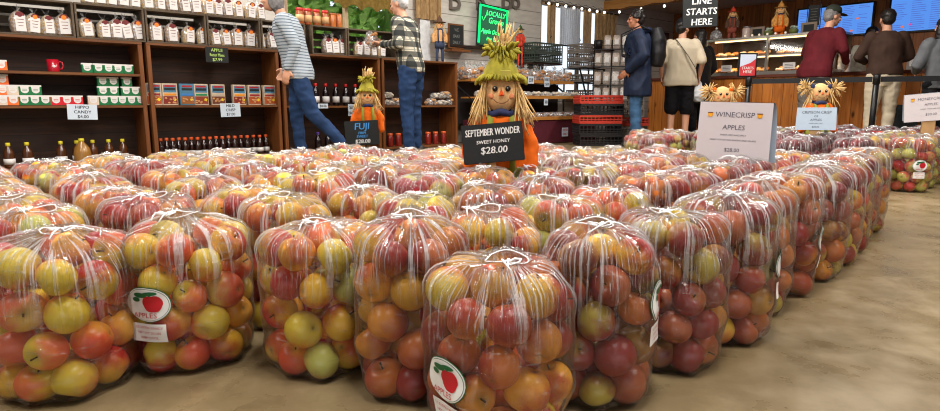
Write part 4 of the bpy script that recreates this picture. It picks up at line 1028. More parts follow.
for x in (-.78, -.1, .55): MB().tube([(x, 0, .01), (x, -.02, .09), (x + .04, -.03, .13), (x + .07, -.02, .10), (x + .05, -.02, .08)], .006, 6).build('scroll_hook', BLK, t)
t = thing('hanging_cloth', 'white cloth panel hanging under the burlap curtain behind the plaid man', 'cloth', W1.pos(4.46, -.33, 1.09), A1)
MB().box((0, 0, .25), (.16, .008, .50)).build('cloth', plain('pale_cloth', (196, 198, 200), .8), t)
# string lights
def bulbs(pts, desc, grp):
    g = MB(); g.tube(pts, .004, 5); o = g.build('string_light_cable', BLK); tag(o, f'thin dark light string {desc}', 'cable')
    for k in range(1, len(pts), 2):
        b = thing('string_light_bulb', f'small glowing bulb, {ORD[min(24, (k + 1) // 2)]} along the light string {desc}', 'light bulb', pts[k], 0, grp)
        MB().ell((0, 0, -.035), (.018, .018, .022), 10, 7).build('bulb', emit('warm_bulb', (255, 244, 224), 5), b); MB().cyl((0, 0, -.016), .010, .022, 8).build('socket', BLK, b)
pts = [W1.pos(s_, -.30, 2.10 - .03 * (k % 2)) for k, s_ in enumerate(np.linspace(6.7, 8.3, 17))]; bulbs(pts, 'over the bright window', 'bulbs over the bright window')
pts = [W1.pos(8.33, n_, 2.10 - .03 * (k % 2)) for k, n_ in enumerate(np.linspace(-.3, 3.4, 19))]; bulbs(pts, 'along the ceiling beam', 'bulbs along the ceiling beam')
# framed pictures on the far siding
for k, (px, py, w_, h_, d_) in enumerate(((652, 38, .20, .24, 'behind the navy jacket'), (665, 38, .26, .20, 'beside the capped man'))):
    s, z = W1.hit(px, py, BW + .02); t = thing('framed_picture', f'dark framed picture on the far wall {d_}', 'picture', W1.pos(s, BW + .02, z), A1)
    MB().box((0, 0, 0), (w_, .025, h_), bev=.004).build('frame', SHELFB, t); MB().box((0, -.014, 0), (w_ - .06, .004, h_ - .06)).build('print', plain(f'dim_print_{k}', (84, 62, 56), .6, nscale=9, var=.5), t)
# wire rack of packets
p0 = at_depth(610, 103, 9.5); rk = thing('wire_display_rack', 'wire rack of pale snack packets standing behind the tray stacks', 'rack', (p0.x, p0.y, 0), -.25)
for x in (-.27, 0, .27): MB().tube([(x, 0, 0), (x, 0, 1.5)], .008, 6).build('wire_post', BLK, rk)
for z in (.58, .82, 1.10, 1.36): g = MB(); g.box((0, -.06, z), (.56, .12, .008)); g.tube([(-.28, -.12, z + .05), (.28, -.12, z + .05)], .004, 5); g.build('wire_basket', BLK, rk)
def packet(seed):
    rd = random.Random(seed); t = thing('snack_packet', 'x', 'packet'); g = MB(); pillow(g, .115, .04, .20, 0, seed, .8); g.build('pouch', plain(f'packet_{seed}', rd.choice([(176, 160, 148), (196, 188, 182), (150, 130, 118)]), .4, nscale=40, var=.35), t)
    MB().box((0, -.024, .10), (.06, .002, .07)).build('sticker', WHITE, t); return Proto(t)
PK = [packet(k) for k in range(3)]; R_ = Matrix.Rotation(-.25, 4, 'Z'); q_ = 0
for zi, z in enumerate((.585, .825, 1.105, 1.365)):
    for k in range(4):
        if zi == 3 and k in (0,): continue
        v = R_ @ Vector((-.20 + .133 * k, -.06, 0)); q_ += 1; PK[(k + zi) % 3].put((p0.x + v.x, p0.y + v.y, z + .001), -.25, f'pale snack packet, {ORD[k + 1]} along, {ORD[zi + 1]} wire basket from the bottom', 'packets on the wire rack')
v = R_ @ Vector((-.20, -.06, 0)); t = thing('black_tin', 'small black tin standing in the top basket of the wire rack', 'tin', (p0.x + v.x, p0.y + v.y, 1.366)); MB().lathe([(.001, 0), (.055, 0), (.058, .13), (.05, .135), (.001, .136)], 16).build('tin', BLK, t)

# ---------------------------------------------------------------- counter, case and screens
def cbox(name, s0, s1, n0, n1, z0, z1, mat, parent, bev=0): return MB().box(((s0 + s1) / 2, -(n0 + n1) / 2, (z0 + z1) / 2), (s1 - s0, n1 - n0, z1 - z0), 0, bev=bev).build(name, mat, parent)
ct = thing('service_counter', 'long knotty pine service counter below the pastry case and till', 'counter', CT.o, A2)
cbox('pine_front', -.95, 3.7, -.66, 0, .0, .90, PINE_F, ct); cbox('counter_top', -.97, 3.72, -.70, .03, .90, .94, plain('counter_top_dark', (96, 48, 34), .35), ct, .004)
STEEL = plain('brushed_steel', (150, 146, 142), .3, .5, .8)
dc = thing('pastry_display_case', 'lit glass pastry case with steel frame on the pine counter', 'display case', CT.pos(0, 0, 0), A2)
L0, L1 = -.05, 1.72
cbox('base_deck', L0, L1, -.60, .0, .941, .985, STEEL, dc); cbox('top_panel', L0, L1, -.60, -.04, 1.445, 1.475, STEEL, dc); cbox('inner_shelf', L0 + .02, L1 - .02, -.55, -.08, 1.205, 1.22, STEEL, dc)
cbox('back_panel', L0, L1, -.60, -.585, .985, 1.445, plain('case_back', (96, 80, 66), .8, .1), dc)
for s_ in (L0, .84, L1 - .03): cbox('frame_post', s_, s_ + .03, -.06, -.01, .985, 1.445, STEEL, dc)
g = MB(); g.add([(L0, .012, .985), (L1, .012, .985), (L1, .05, 1.45), (L0, .05, 1.45), (L0, .018, .985), (L1, .018, .985), (L1, .056, 1.45), (L0, .056, 1.45)], [(0, 1, 2, 3), (7, 6, 5, 4)], 0); g.build('glass_front', GLASS, dc)
WL = emit('case_light_tube', (255, 206, 140), 4)
for z in (1.435, 1.195): MB().tube([(L0 + .1, .12, z), (L1 - .1, .12, z)], .008, 6).build('light_tube', WL, dc)
for z in (1.42, 1.18):
    for s_ in (.4, 1.25):
        l = bpy.data.lights.new('case_light', 'AREA'); l.shape = 'RECTANGLE'; l.size = .7; l.size_y = .06; l.energy = 2.6; l.color = (1, .72, .42); o = bpy.data.objects.new('case_light', l); COL.objects.link(o); o.location = CT.pos(s_, -.13, z); o.rotation_euler = (0, 0, A2)
def donut(mat, nm):
    t = thing('doughnut', 'x', 'doughnut'); g = MB(); g.tube([(.030 * math.cos(2 * PI * k / 14), .030 * math.sin(2 * PI * k / 14), .020) for k in range(14)], .019, 8, 0, True); g.build('ring', mat, t)
    return Proto(t)
DN = [donut(plain('glazed', (214, 150, 86), .35), 'g'), donut(plain('cinnamon', (186, 116, 60), .6), 'c'), donut(plain('frosted', (232, 196, 160), .4), 'f')]
for lv, z in enumerate((.99, 1.222)):
    for r_ in range(2):
        for k in range(14):
            s_ = .06 + k * .115; 
            if abs(s_ - .85) < .03: continue
            DN[(k * 7 + r_ + lv) % 3].put(CT.pos(s_, -.16 - .13 * r_, z + .001 + .03 * r_), (.0 + .3 * r_, 0, A2), f'ring doughnut, {ORD[k + 1]} along the {("front", "back")[r_]} row on the {("lower", "upper")[lv]} case shelf', 'doughnuts in the pastry case')
for lv, z, s_ in ((0, .99, .28), (0, .99, 1.15)):
    t = thing('case_price_card', f'white price card inside the pastry case, {("first", "second")[s_ > 1]} along the lower shelf', 'sign', CT.pos(s_, -.05, z + .06), A2); MB().box((0, 0, 0), (.16, .003, .09)).build('card', WHITE, t)
    g = MB(); [g.box((0, -.0025, .02 - .02 * q), (.11, .001, .006)) for q in range(3)]; g.build('writing', plain('grey_ink', (90, 80, 90), .6), t)
# top of the case
def onc(px, n=-.25, fr=CT): return fr.hit(px, 38, n)[0]
def goods_top(px, name, label, cat, n=-.25): return thing(name, label, cat, CT.pos(onc(px, n), n, 1.476), A2)
t = goods_top(716, 'glass_cake_dome', 'clear glass dome with white knob at the end of the pastry case', 'cake dome'); MB().lathe([(.001, 0), (.10, 0), (.10, .015), (.001, .02)], 20).build('stand', STEEL, t); MB().lathe([(.085, .02), (.088, .08), (.07, .13), (.02, .16), (.001, .162)], 20).build('glass_dome', WRAP, t); MB().ell((0, 0, .18), .018, 10, 7).build('knob', WHITE, t)
t = goods_top(746, 'glass_jar', 'glass jar with pale contents beside the red-haired doll', 'jar'); MB().lathe([(.001, 0), (.055, 0), (.058, .02), (.058, .13), (.045, .15)], 16).build('jar_body', plain('jar_pale', (190, 168, 160), .2), t); MB().lathe([(.047, .15), (.05, .152), (.05, .17), (.001, .175)], 16).build('lid', STEEL, t)
for px, d_ in ((757, 'between the jar and the white bowl'), (808, 'beside the maroon-shirted man')):
    t = goods_top(px, 'picture_frame', f'small grey picture frame on the pastry case {d_}', 'picture frame'); MB().box((0, 0, .075), (.20, .02, .15), bev=.003).build('frame', plain('frame_taupe', (130, 112, 96), .6), t); MB().box((0, -.012, .075), (.13, .004, .09)).build('print', BOARD, t)
for px, d_ in ((768, 'beside the picture frame'), (793, 'beside the orange scarecrow')):
    t = goods_top(px, 'potted_plant', f'low green and white potted plant on the pastry case {d_}', 'plant', -.18); MB().lathe([(.001, 0), (.05, 0), (.062, .05), (.055, .07), (.001, .07)], 14).build('pot', plain('pot_green', (92, 100, 48), .5), t)
    g = MB(); rd = random.Random(px)
    for q in range(26): a = rd.uniform(0, 2 * PI); g.ell((.045 * rd.random() * math.cos(a), .045 * rd.random() * math.sin(a), .08 + .03 * rd.random()), (.018, .012, .010), 6, 4)
    g.build('foliage', plain('frost_leaf', (176, 190, 170), .6), t)
for k, (px, py) in enumerate(((759, 38), (767, 38), (775, 37), (785, 37), (745, 36), (752, 37.5))):
    s_, z_ = CT.hit(px, py, .01); t = thing('clip_light', f'tiny round bulb, {ORD[k + 1]} along the front edge of the case top', 'light bulb', CT.pos(onc(px, -.03), -.03, 1.476), A2, 'round bulbs along the case top'); MB().ell((0, 0, .016), .015, 10, 7).build('bulb', emit('dim_bulb', (255, 232, 206), .8), t)
# menus
BL = emit('screen_blue', (92, 150, 240), .92); SCI = plain('screen_ink', (70, 96, 190), .5)
def menu(s0, s1, z0, z1, label, seed):
    t = thing('menu_screen', label, 'screen', W2.pos((s0 + s1) / 2, .04, (z0 + z1) / 2), A2); w_, h_ = s1 - s0, z1 - z0
    MB().box((0, 0, 0), (w_ + .05, .05, h_ + .05), bev=.004).build('bezel', BLK, t); MB().box((0, -.027, 0), (w_, .004, h_)).build('screen', BL, t)
    rd = random.Random(seed); g = MB(); rows = 16
    for c in range(5):
        for r in range(rows):
            if rd.random() < .18: continue
            L = w_ / 5 * rd.uniform(.45, .8); g.box((-w_ / 2 + w_ * (c + .12) / 5 + L / 2, -.030, h_ / 2 - h_ * (r + 1) / (rows + 1)), (L, .001, .007), 0)
    g.build('menu_print', emit('print_blue', (92, 112, 212), .75), t)
    for q in range(4): g = MB(); x, z = rd.uniform(-.4, .4) * w_, rd.uniform(-.4, .42) * h_; g.ell((x, -.031, z), (.022, .002, .016), 10, 6); g.build('menu_dot', [emit('print_orange', (230, 120, 90), .9), emit('print_pink', (206, 80, 170), .9)][q % 2], t)
menu(2.30, 3.36, 1.615, 2.06, 'glowing blue menu screen between the two customers', 1); menu(3.60, 4.75, 1.60, 2.11, 'glowing blue menu screen over the brown-sweatered customer', 2)
s_, z_ = W2.hit(809, 13, .9)
t = thing('hanging_slate', 'tall black slate sign in wire frame standing on the pastry case', 'sign', CT.pos(onc(812, -.35), -.35, 1.476), A2)
MB().box((0, 0, .245), (.145, .012, .27), bev=.003).build('slate', BOARD, t); g = MB(); g.tube([(-.085, 0, 0), (-.085, 0, .36), (-.05, 0, .43), (.05, 0, .43), (.085, 0, .36), (.085, 0, 0)], .005, 6); g.tube([(-.085, 0, .10), (.085, 0, .10)], .005, 6); g.build('wire_frame', BLK, t)
g = MB(); [g.box((0, -.0075, .33 - .035 * q), (.09 - .015 * (q % 3), .0008, .005)) for q in range(6)]; g.build('writing', plain('chalk_dim', (120, 116, 110), .8), t)
# cups and till things on the counter
for px, hh, r_, d_ in ((841, .26, .045, 'behind the maroon-shirted man'), (848, .24, .04, 'beside the worker in white'), (922, .30, .035, 'beside the black-haired customer')):
    t = thing('stack_of_cups', f'tall stack of white paper cups on the counter {d_}', 'cups', CT.pos(CT.hit(px, 65, -.35)[0], -.35, .941), A2); t.name = 'paper_cup_stack'; MB().lathe([(.001, 0), (r_ * .8, 0)] + [(r_ * (.8 + .2 * ((q * .37) % 1)), .02 * q) for q in range(1, int(hh / .02))] + [(r_, hh), (.001, hh)], 16).build('cups', plain('cup_white', (206, 200, 196), .5, var=.04), t)
t = thing('napkin_dispenser', 'grey napkin dispenser on the counter beside the brown sweatshirt', 'dispenser', CT.pos(CT.hit(916, 62, -.3)[0], -.3, .941), A2); MB().box((0, 0, .08), (.16, .14, .16), bev=.01).build('case', plain('dispenser_grey', (150, 146, 142), .4), t); MB().box((0, -.071, .09), (.10, .004, .08)).build('napkins', WHITE, t)
t = thing('dark_board', 'dark speckled board leaning on the counter behind the honeycrisp card', 'board', CT.pos(CT.hit(903, 110, .10)[0], .10, 0), A2); MB().box((0, 0, .27), (.32, .02, .52), bev=.003).build('board', plain('speckled_black', (34, 42, 46), .6, nscale=80, var=.8), t); MB().box((0, .02, .27), (.04, .03, .5)).build('prop', BLK, t)
# stanchions
def stanchion(px, Y, label):
    p = at_depth(px, 103, Y); t = thing('belt_stanchion', label, 'stanchion', (p.x, p.y, 0)); MB().lathe([(.001, 0), (.15, 0), (.15, .012), (.04, .03), (.001, .03)], 24).build('base', BLK, t)
    MB().cyl((0, 0, .025), .028, .76, 14).build('post', BLK, t); MB().lathe([(.034, 0), (.034, .085), (.028, .095), (.001, .095)], 16, 0, (0, 0, .745)).build('belt_head', BLK, t); return t, p
sa, pa = stanchion(747, 7.0, 'black belt post with a framed line sign on top'); sb, pb = stanchion(874, 6.35, 'black belt post standing before the cream trousers')
def belt(a, b, label):
    g = MB(); d = (b - a).normalized(); n_ = Vector((-d.y, d.x, 0)) * .0015; a = a + d * .036; b = b - d * .036; z0, z1 = .765, .82
    g.add([a + n_ + Vector((0, 0, z0)), b + n_ + Vector((0, 0, z0)), b + n_ + Vector((0, 0, z1)), a + n_ + Vector((0, 0, z1)), a - n_ + Vector((0, 0, z0)), b - n_ + Vector((0, 0, z0)), b - n_ + Vector((0, 0, z1)), a - n_ + Vector((0, 0, z1))], [(0, 1, 2, 3), (7, 6, 5, 4), (3, 2, 6, 7), (0, 4, 5, 1)], 0)
    o = g.build('queue_belt', plain('belt_black', (22, 22, 26), .7)); tag(o, label, 'belt')
f2 = lambda p: Vector((p.x, p.y, 0)); pc = at_depth(985, 103, 6.0)
belt(f2(pa), f2(pb), 'black queue belt strung between the two posts'); belt(f2(pb), f2(pc), 'black queue belt running past the grey backpack')
sc_, pc_ = stanchion(985, 6.0, 'black belt post past the grey backpack, cut off by the frame')
t = thing('line_sign', 'small black-framed red and white line sign above the belt post', 'sign', (pa.x - .03, pa.y, .800), 0)
MB().cyl((0.03, 0, 0.035), .010, .03, 8).build('sign_stem', BLK, t); MB().box((0, 0, .175), (.215, .02, .27), bev=.003).build('frame', BLK, t); MB().box((0, -.0115, .175), (.175, .003, .235)).build('sheet', plain('sheet_pale', (196, 206, 226), .5, var=.03), t)
g = MB(); g.add([(-.0875, -.014, .0575), (.0875, -.014, .0575), (.0875, -.014, .245), (.03, -.014, .20), (-.0875, -.014, .155)], [(0, 1, 2, 3, 4)], 0); g.build('red_panel', plain('sign_red', (196, 52, 60), .5), t)
g = MB(); put_text(g, 'STARTS', .042, 0, .140, -.0155, 0, 0, .95, 0, 1); put_text(g, 'HERE', .044, 0, .098, -.0155, 0, 0, 1, 0, 1); g.build('lettering', WHITE, t)
p = at_depth(700, 12, 7.2); t = thing('hanging_board', 'black chalkboard reading line starts here, hung over the queue', 'sign', (p.x, p.y, p.z), 0)
t.rotation_euler = (0, math.radians(-3), 0); MB().box((0, 0, .03), (.40, .02, .40), bev=.003).build('board', BOARD, t)
for l_, z_, s__ in (('LINE', .12, .115), ('STARTS', .0, .105), ('HERE', -.115, .105)): g = MB(); put_text(g, l_, s__, .01, z_, -.0125, 0, .1, 1, 0, 1); g.build('chalk_lettering', CHALK, t)
g = MB(); g.tube([(-.16, 0, .23), (-.16, 0, 2.95 - p.z)], .003, 5); g.tube([(.16, 0, .23), (.16, 0, 2.95 - p.z)], .003, 5); g.build('hanging_cord', BLK, t)
# ---------------------------------------------------------------- people
SKIN = plain('skin', (206, 152, 124), .5, .4, nscale=6, var=.06); SKIN2 = plain('tan_skin', (170, 112, 84), .5, .4, nscale=6, var=.06)
def solid(g, name, mat, parent, voxel=.012, smooth=3, wrinkle=0.0, wseed=0, wfreq=9.0, stretch=(1, 1, 1)):
    """fuse overlapping closed pieces into one continuous surface"""
    me = g.mesh(name, mat); o = bpy.data.objects.new(name, me); bench = bpy.data.scenes.new('bench'); bench.collection.objects.link(o)
    m = o.modifiers.new('fuse', 'REMESH'); m.mode = 'VOXEL'; m.voxel_size = voxel; m.use_smooth_shade = True
    if smooth: q = o.modifiers.new('soften', 'SMOOTH'); q.factor = .5; q.iterations = smooth
    bench.view_layers[0].update(); dg = bench.view_layers[0].depsgraph
    m2 = bpy.data.meshes.new_from_object(o.evaluated_get(dg)); bpy.data.objects.remove(o); bpy.data.scenes.remove(bench); m2.name = name
    if not m2.materials: m2.materials.append(mat)
    if wrinkle:
        off = Vector((wseed * 3.7, wseed * 1.3, 0))
        for v in m2.vertices:
            c = Vector((v.co.x * stretch[0], v.co.y * stretch[1], v.co.z * stretch[2])) * wfreq + off
            n = 1 - 2 * abs(noise.noise(c)) + .5 * noise.noise(c * 2.3); v.co += v.normal * (n - .5) * wrinkle
    m2.polygons.foreach_set('use_smooth', [True] * len(m2.polygons)); m2.update()
    return place(name, m2, parent)
def lerp(a, b, t): return Vector(a) * (1 - t) + Vector(b) * t
def limb(g, pts, rs, n=12):
    """smooth tapering tube through joints"""
    P, R = [], []
    for i in range(len(pts) - 1):
        for k in range(5): q = k / 5; P.append(lerp(pts[i], pts[i + 1], q)); R.append(rs[i] * (1 - q) + rs[i + 1] * q)
    P.append(Vector(pts[-1])); R.append(rs[-1])
    g.tube(P, R, n); g.ell(P[0], R[0] * .98, 10, 7); g.ell(P[-1], R[-1] * .98, 10, 7)
def hand(g, w, d, palm, curl=.5, k=1.0):
    """palm, four bent fingers and a thumb; d points along the hand, palm is the way the palm faces"""
    w, d, palm = Vector(w), Vector(d).normalized(), Vector(palm); palm = (palm - d * palm.dot(d)).normalized(); side = d.cross(palm)
    g.tube([w, w + d * .045 * k, w + d * .09 * k], [(.018, .028), (.016, .040), (.014, .040)], 10, 0, False, palm)
    for i, L in enumerate((.066, .076, .071, .056)):
        b = w + d * .085 * k + side * (.030 - .020 * i) * k; p = [b]; dd = d.copy()
        for j, f in enumerate((.45, .32, .26)): dd = (dd + palm * curl * (.5 + .35 * j)).normalized(); p.append(p[-1] + dd * L * f * k)
        g.tube(p, [.0092, .0088, .0082, .0070], 7); g.ell(p[-1], .0072, 7, 5)
    b = w + d * .025 * k + side * .030 * k; p = [b, b + (d * .6 + side * .8).normalized() * .035, b + (d * .9 + side * .7 + palm * .3).normalized() * .062]
    g.tube(p, [.013, .0105, .0085], 7); g.ell(p[-1], .0088, 7, 5)
def person(label, x, y, face, H, arms, legs=None, lean=.0, skin=None, shirt=None, trousers=None, hair=None, short=False, sleeve='long', headturn=0, bulk=1.0, hem=.90, headpos=None, legs_bare=False, hem_flare=1.0, jacket_r=0, wr=.008, seed=1, collar=None, nod=0.0, cap=None, eyes=True, hair_style='short', trouser_end=None):
    t = thing('person', label, 'person', (x, y, 0), face); k = H / 1.75; t.scale = (k, k, k); sk = skin or SKIN
    L = lean; T = lambda z: Vector((0, -L * max(0, z - .95) / .6, z))
    hip, chest, neck = T(.95), T(1.30), T(1.47); hd = T(1.62) + Vector((0, -.03, 0)) + Vector(headpos or (0, 0, 0))
    legs = legs or {1: [(.095, 0, .90), (.10, -.02, .50), (.10, .01, .09)], -1: [(-.095, 0, .90), (-.10, -.02, .50), (-.10, .01, .09)]}
    g = MB()
    g.tube([T(.86), T(.95), T(1.08), T(1.2), T(1.33), T(1.43), T(1.47)], [(.10, .15), (.115, .17), (.10, .145), (.11, .16), (.12, .175), (.09, .14), (.06, .07)], 18, 0, False, (0, 1, 0))
    limb(g, [neck + Vector((0, 0, -.03)), lerp(neck, hd, .6)], [.056, .052])
    Rz = Matrix.Rotation(headturn, 3, 'Z') @ Matrix.Rotation(nod, 3, 'X')
    def hp(v): return hd + Rz @ Vector(v)
    def he(c, r, n=16, m=12): g.ell((0, 0, 0), r, n, m, 0, Matrix.Translation(hp(c)) @ Rz.to_4x4())
    he((0, .012, .03), (.075, .094, .088)); he((0, -.018, -.035), (.056, .068, .076)); he((0, -.052, -.078), (.030, .030, .024)); he((0, -.092, -.012), (.012, .016, .022)); he((0, -.104, -.024), (.013, .013, .010))
    he((0, -.080, -.052), (.022, .012, .007)); he((0, -.078, .022), (.045, .012, .010))
    for s_ in (-1, 1): he((s_ * .076, .012, -.008), (.009, .020, .030), 10, 8); he((s_ * .040, -.062, -.02), (.022, .02, .02), 10, 8)
    for s_ in (-1, 1):
        a = arms[s_]; sh = T(1.42) + Vector((s_ * .17, 0, 0)); limb(g, [sh, a[0], a[1]], [.052, .042, .027]); d = Vector(a[1]) - Vector(a[0]); d2 = Vector(a[3]) if len(a) > 3 else d
        hand(g, a[1], d2, a[2], .45)
        l = legs[s_]; limb(g, l, [.088, .058, .038]); an = Vector(l[2]); g.tube([an + Vector((0, .05, -.03)), an + Vector((0, -.02, -.045)), an + Vector((0, -.15, -.065))], [.034, .036, .024], 10, 0); 
    solid(g, 'body', sk, t, .0095, 2)
    if eyes:
        e = MB()
        for s_ in (-1, 1): e.ell(hp((s_ * .031, -.083, .004)), (.011, .008, .007), 8, 6, 0)
        e.build('eyes', plain('eye_dark', (46, 32, 28), .3), t)
        e = MB(); e.ell(hp((0, -.093, -.053)), (.022, .006, .004), 8, 6); e.build('mouth', plain('lip', (150, 84, 76), .5), t)
    # shoes
    for s_ in (-1, 1):
        an = Vector(legs[s_][2]); e = MB(); e.tube([an + Vector((0, .075, -.045)), an + Vector((0, .02, -.035)), an + Vector((0, -.09, -.05)), an + Vector((0, -.19, -.062))], [(.04, .038), (.052, .042), (.038, .046), (.022, .034)], 12, 0, False, (0, 0, 1)); e.build('shoe', plain('shoe_dark', (40, 36, 36), .5), t)
    # trousers
    g = MB(); b = bulk
    g.tube([T(.80), T(.90), T(1.0), T(1.05)], [(.09, .10), (.125 * b, .178 * b), (.118 * b, .168 * b), (.112 * b, .160 * b)], 18, 0, False, (0, 1, 0))
    for s_ in (-1, 1):
        l = [Vector(q) for q in legs[s_]]; end = trouser_end if trouser_end is not None else (.42 if short else 1.0)
        if short: limb(g, [l[0] + Vector((0, 0, .02)), lerp(l[0], l[1], .55), lerp(l[0], l[1], .98)], [.110, .102, .100])
        else: limb(g, [l[0] + Vector((0, 0, .02)), lerp(l[0], l[1], .5), l[1], lerp(l[1], l[2], .5), l[2] + Vector((0, 0, -.02))], [.108, .094, .074, .066, .060])
    solid(g, 'trousers' if not short else 'shorts', trousers, t, .012, 3, .009, seed, 7, (1, 1, 1.6))
    # top
    g = MB(); jr = jacket_r
    zs = [hem, hem + .07, 1.08, 1.2, 1.33, 1.42, 1.475]; rs = [(.128, .178), (.132, .182), (.124, .168), (.130, .178), (.134, .192), (.108, .150), (.070, .078)]
    g.tube([T(z) for z in zs], [((a + jr) * b * (hem_flare if i < 2 else 1), (c + jr) * b * (hem_flare if i < 2 else 1)) for i, (a, c) in enumerate(rs)], 20, 0, False, (0, 1, 0))
    for s_ in (-1, 1):
        a = arms[s_]; sh = T(1.405) + Vector((s_ * .165, 0, 0)); e_, w_ = Vector(a[0]), Vector(a[1])
        if sleeve == 'long': limb(g, [sh, lerp(sh, e_, .5), e_, lerp(e_, w_, .5), lerp(e_, w_, .93)], [.078 + jr, .068 + jr, .058 + jr, .050 + jr, .040 + jr * .6])
        else: limb(g, [sh, lerp(sh, e_, .5), lerp(sh, e_, .92)], [.080, .076, .074])
    o = solid(g, 'shirt' if not jr else 'jacket', shirt, t, .012, 3, wr, seed + 3, 6.5, (1, 1, .7))
    if collar: g = MB(); g.tube([neck + Vector((.068 * math.cos(q * PI / 8), .062 * math.sin(q * PI / 8) + .0, -.005 + .012 * math.sin(q * PI / 8))) for q in range(16)], .017, 8, 0, True); g.build('collar', collar, t)
    # hair
    if hair:
        g = MB()
        def ha(c, r, n=14, m=10): g.ell((0, 0, 0), r, n, m, 0, Matrix.Translation(hp(c)) @ Rz.to_4x4())
        ha((0, .024, .045), (.083, .098, .088)); ha((0, .055, .0), (.074, .062, .075))
        if hair_style == 'bob':
            ha((0, .045, -.03), (.088, .075, .10)); ha((.068, .02, -.02), (.026, .05, .085)); ha((-.068, .02, -.02), (.026, .05, .085)); ha((0, -.035, .085), (.066, .05, .035))
        if hair_style == 'long': ha((0, .06, -.10), (.085, .06, .16)); ha((.06, .04, -.08), (.04, .05, .12)); ha((-.06, .04, -.08), (.04, .05, .12))
        if hair_style == 'curly':
            rd = random.Random(5)
            for q in range(40): a_, z_ = rd.uniform(0, 2 * PI), rd.uniform(.02, .125); r_ = .080 * math.sqrt(max(.1, 1 - ((z_ - .03) / .11) ** 2)); ha((r_ * math.cos(a_), .028 + r_ * math.sin(a_) * 1.1, z_), .022, 8, 6)
        solid(g, 'hair', hair, t, .009, 1, .004, seed, 26)
    if cap:
        g = MB(); g.lathe([(.088, 0), (.090, .03), (.078, .07), (.045, .098), (.001, .104)], 20, 0, (0, 0, 0), Matrix.Translation(hp((0, .012, .048))) @ Rz.to_4x4(), True, .94, 1.12)
        for q in range(1): g.ell((0, 0, 0), (.062, .070, .008), 16, 6, 0, Matrix.Translation(hp((0, -.108, .052))) @ Rz.to_4x4() @ Matrix.Rotation(.15, 4, 'X'))
        g.build('cap', cap, t)
    return t, hp
def stripes(name, a, b, per, duty):
    t = NT(name); sp = t.n('SeparateXYZ'); t.l(t.coord('Object'), sp.inputs[0]); fr = t.math('FRACT', t.math('DIVIDE', sp.outputs['Z'], per))
    return t.done(t.bsdf(t.mixc(t.math('LESS_THAN', fr, duty), lin(a), lin(b)), .8, .2))
def plaid(name):
    t = NT(name); sp = t.n('SeparateXYZ'); t.l(t.coord('Object'), sp.inputs[0]); nz = t.noise(t.coord(), 30, 3)
    def band(c, per, du, off=0): return t.math('LESS_THAN', t.math('FRACT', t.math('ADD', t.math('DIVIDE', c, per), off)), du)
    xy = t.math('ADD', sp.outputs['X'], sp.outputs['Y']); h = band(sp.outputs['Z'], .105, .56); v = band(xy, .105, .56); th = band(sp.outputs['Z'], .105, .07, .30); tv = band(xy, .105, .07, .30)
    c = t.mixc(t.math('MULTIPLY', h, .84), lin((196, 188, 170)), lin((28, 34, 38))); c = t.mixc(t.math('MULTIPLY', v, .84), c, lin((28, 34, 38))); c = t.mixc(t.math('MULTIPLY', t.math('MAXIMUM', th, tv), .7), c, lin((90, 100, 96)))
    return t.done(t.bsdf(c, .85, .2))
JEANS = plain('blue_jeans', (34, 56, 92), .8, .2, nscale=7, var=.3); JEANS2 = plain('worn_blue_jeans', (56, 88, 122), .8, .2, nscale=7, var=.3)
GREYH = plain('grey_hair', (120, 116, 116), .6, nscale=40, var=.3); DKH = plain('dark_hair', (26, 20, 18), .45, nscale=40, var=.3); WHH = plain('white_hair', (178, 176, 176), .6, nscale=40, var=.2)
def wp(px, Y): p = at_depth(px, 103, Y); return p.x, p.y
LEFT = -PI / 2
def arm(e, w, palm, d=None): return (Vector(e), Vector(w), palm, d) if d is not None else (Vector(e), Vector(w), palm)
# striped woman, in profile, mid-stride
x, y = wp(300, 5.75)
person('woman with grey bob in pale grey striped top and blue jeans, walking past the shelves', x, y, LEFT + .12, 1.60,
       {1: arm((.24, .02, 1.16), (.22, -.07, .93), (-1, 0, 0), (0, -.25, -1)), -1: arm((-.22, -.04, 1.16), (-.20, -.16, .96), (1, 0, 0))},
       {1: [(.09, 0, .90), (.10, .13, .50), (.10, .46, .16)], -1: [(-.09, 0, .90), (-.10, -.06, .50), (-.10, -.02, .09)]}, .14, SKIN, stripes('striped_knit', (92, 104, 118), (172, 182, 192), .030, .70), JEANS, GREYH, hair_style='bob', hem=.84, hem_flare=1.05, seed=2, bulk=1.12, headpos=(0, -.04, .0))
# plaid man holding a bag
x, y = wp(412, 6.6)
pm, hp_ = person('grey-haired man in black and cream plaid shirt and jeans reading a package', x, y, LEFT - .35, 1.71,
       {1: arm((.25, -.02, 1.17), (.12, -.30, 1.20), (-.6, 0, .8)), -1: arm((-.24, -.12, 1.18), (-.08, -.36, 1.22), (.6, 0, .8))}, None, .10, SKIN, plaid('plaid_flannel'), JEANS, WHH, hem=.89, seed=5, bulk=1.06, nod=.25, wr=.010)
e = MB(); e.tube([(.135 * math.cos(q * PI / 10), .135 * math.sin(q * PI / 10) * .85, .895) for q in range(20)], .014, 6, 0, True); e.build('belt', plain('brown_belt', (92, 52, 34), .5), pm)
pk = pastry_bag(DOUGH, .17, .12, .17, .030, 18, 77, False, 'pastry_bag'); Rm = Matrix.Rotation(LEFT - .35, 4, 'Z'); v = Rm @ Vector((.02, -.43, 1.20)) * (1.71 / 1.75)
pk.put((x + v.x, y + v.y, v.z - .02), (math.radians(25), 0, LEFT - .35), 'clear bag of doughnuts held in the plaid-shirted man\'s hands')
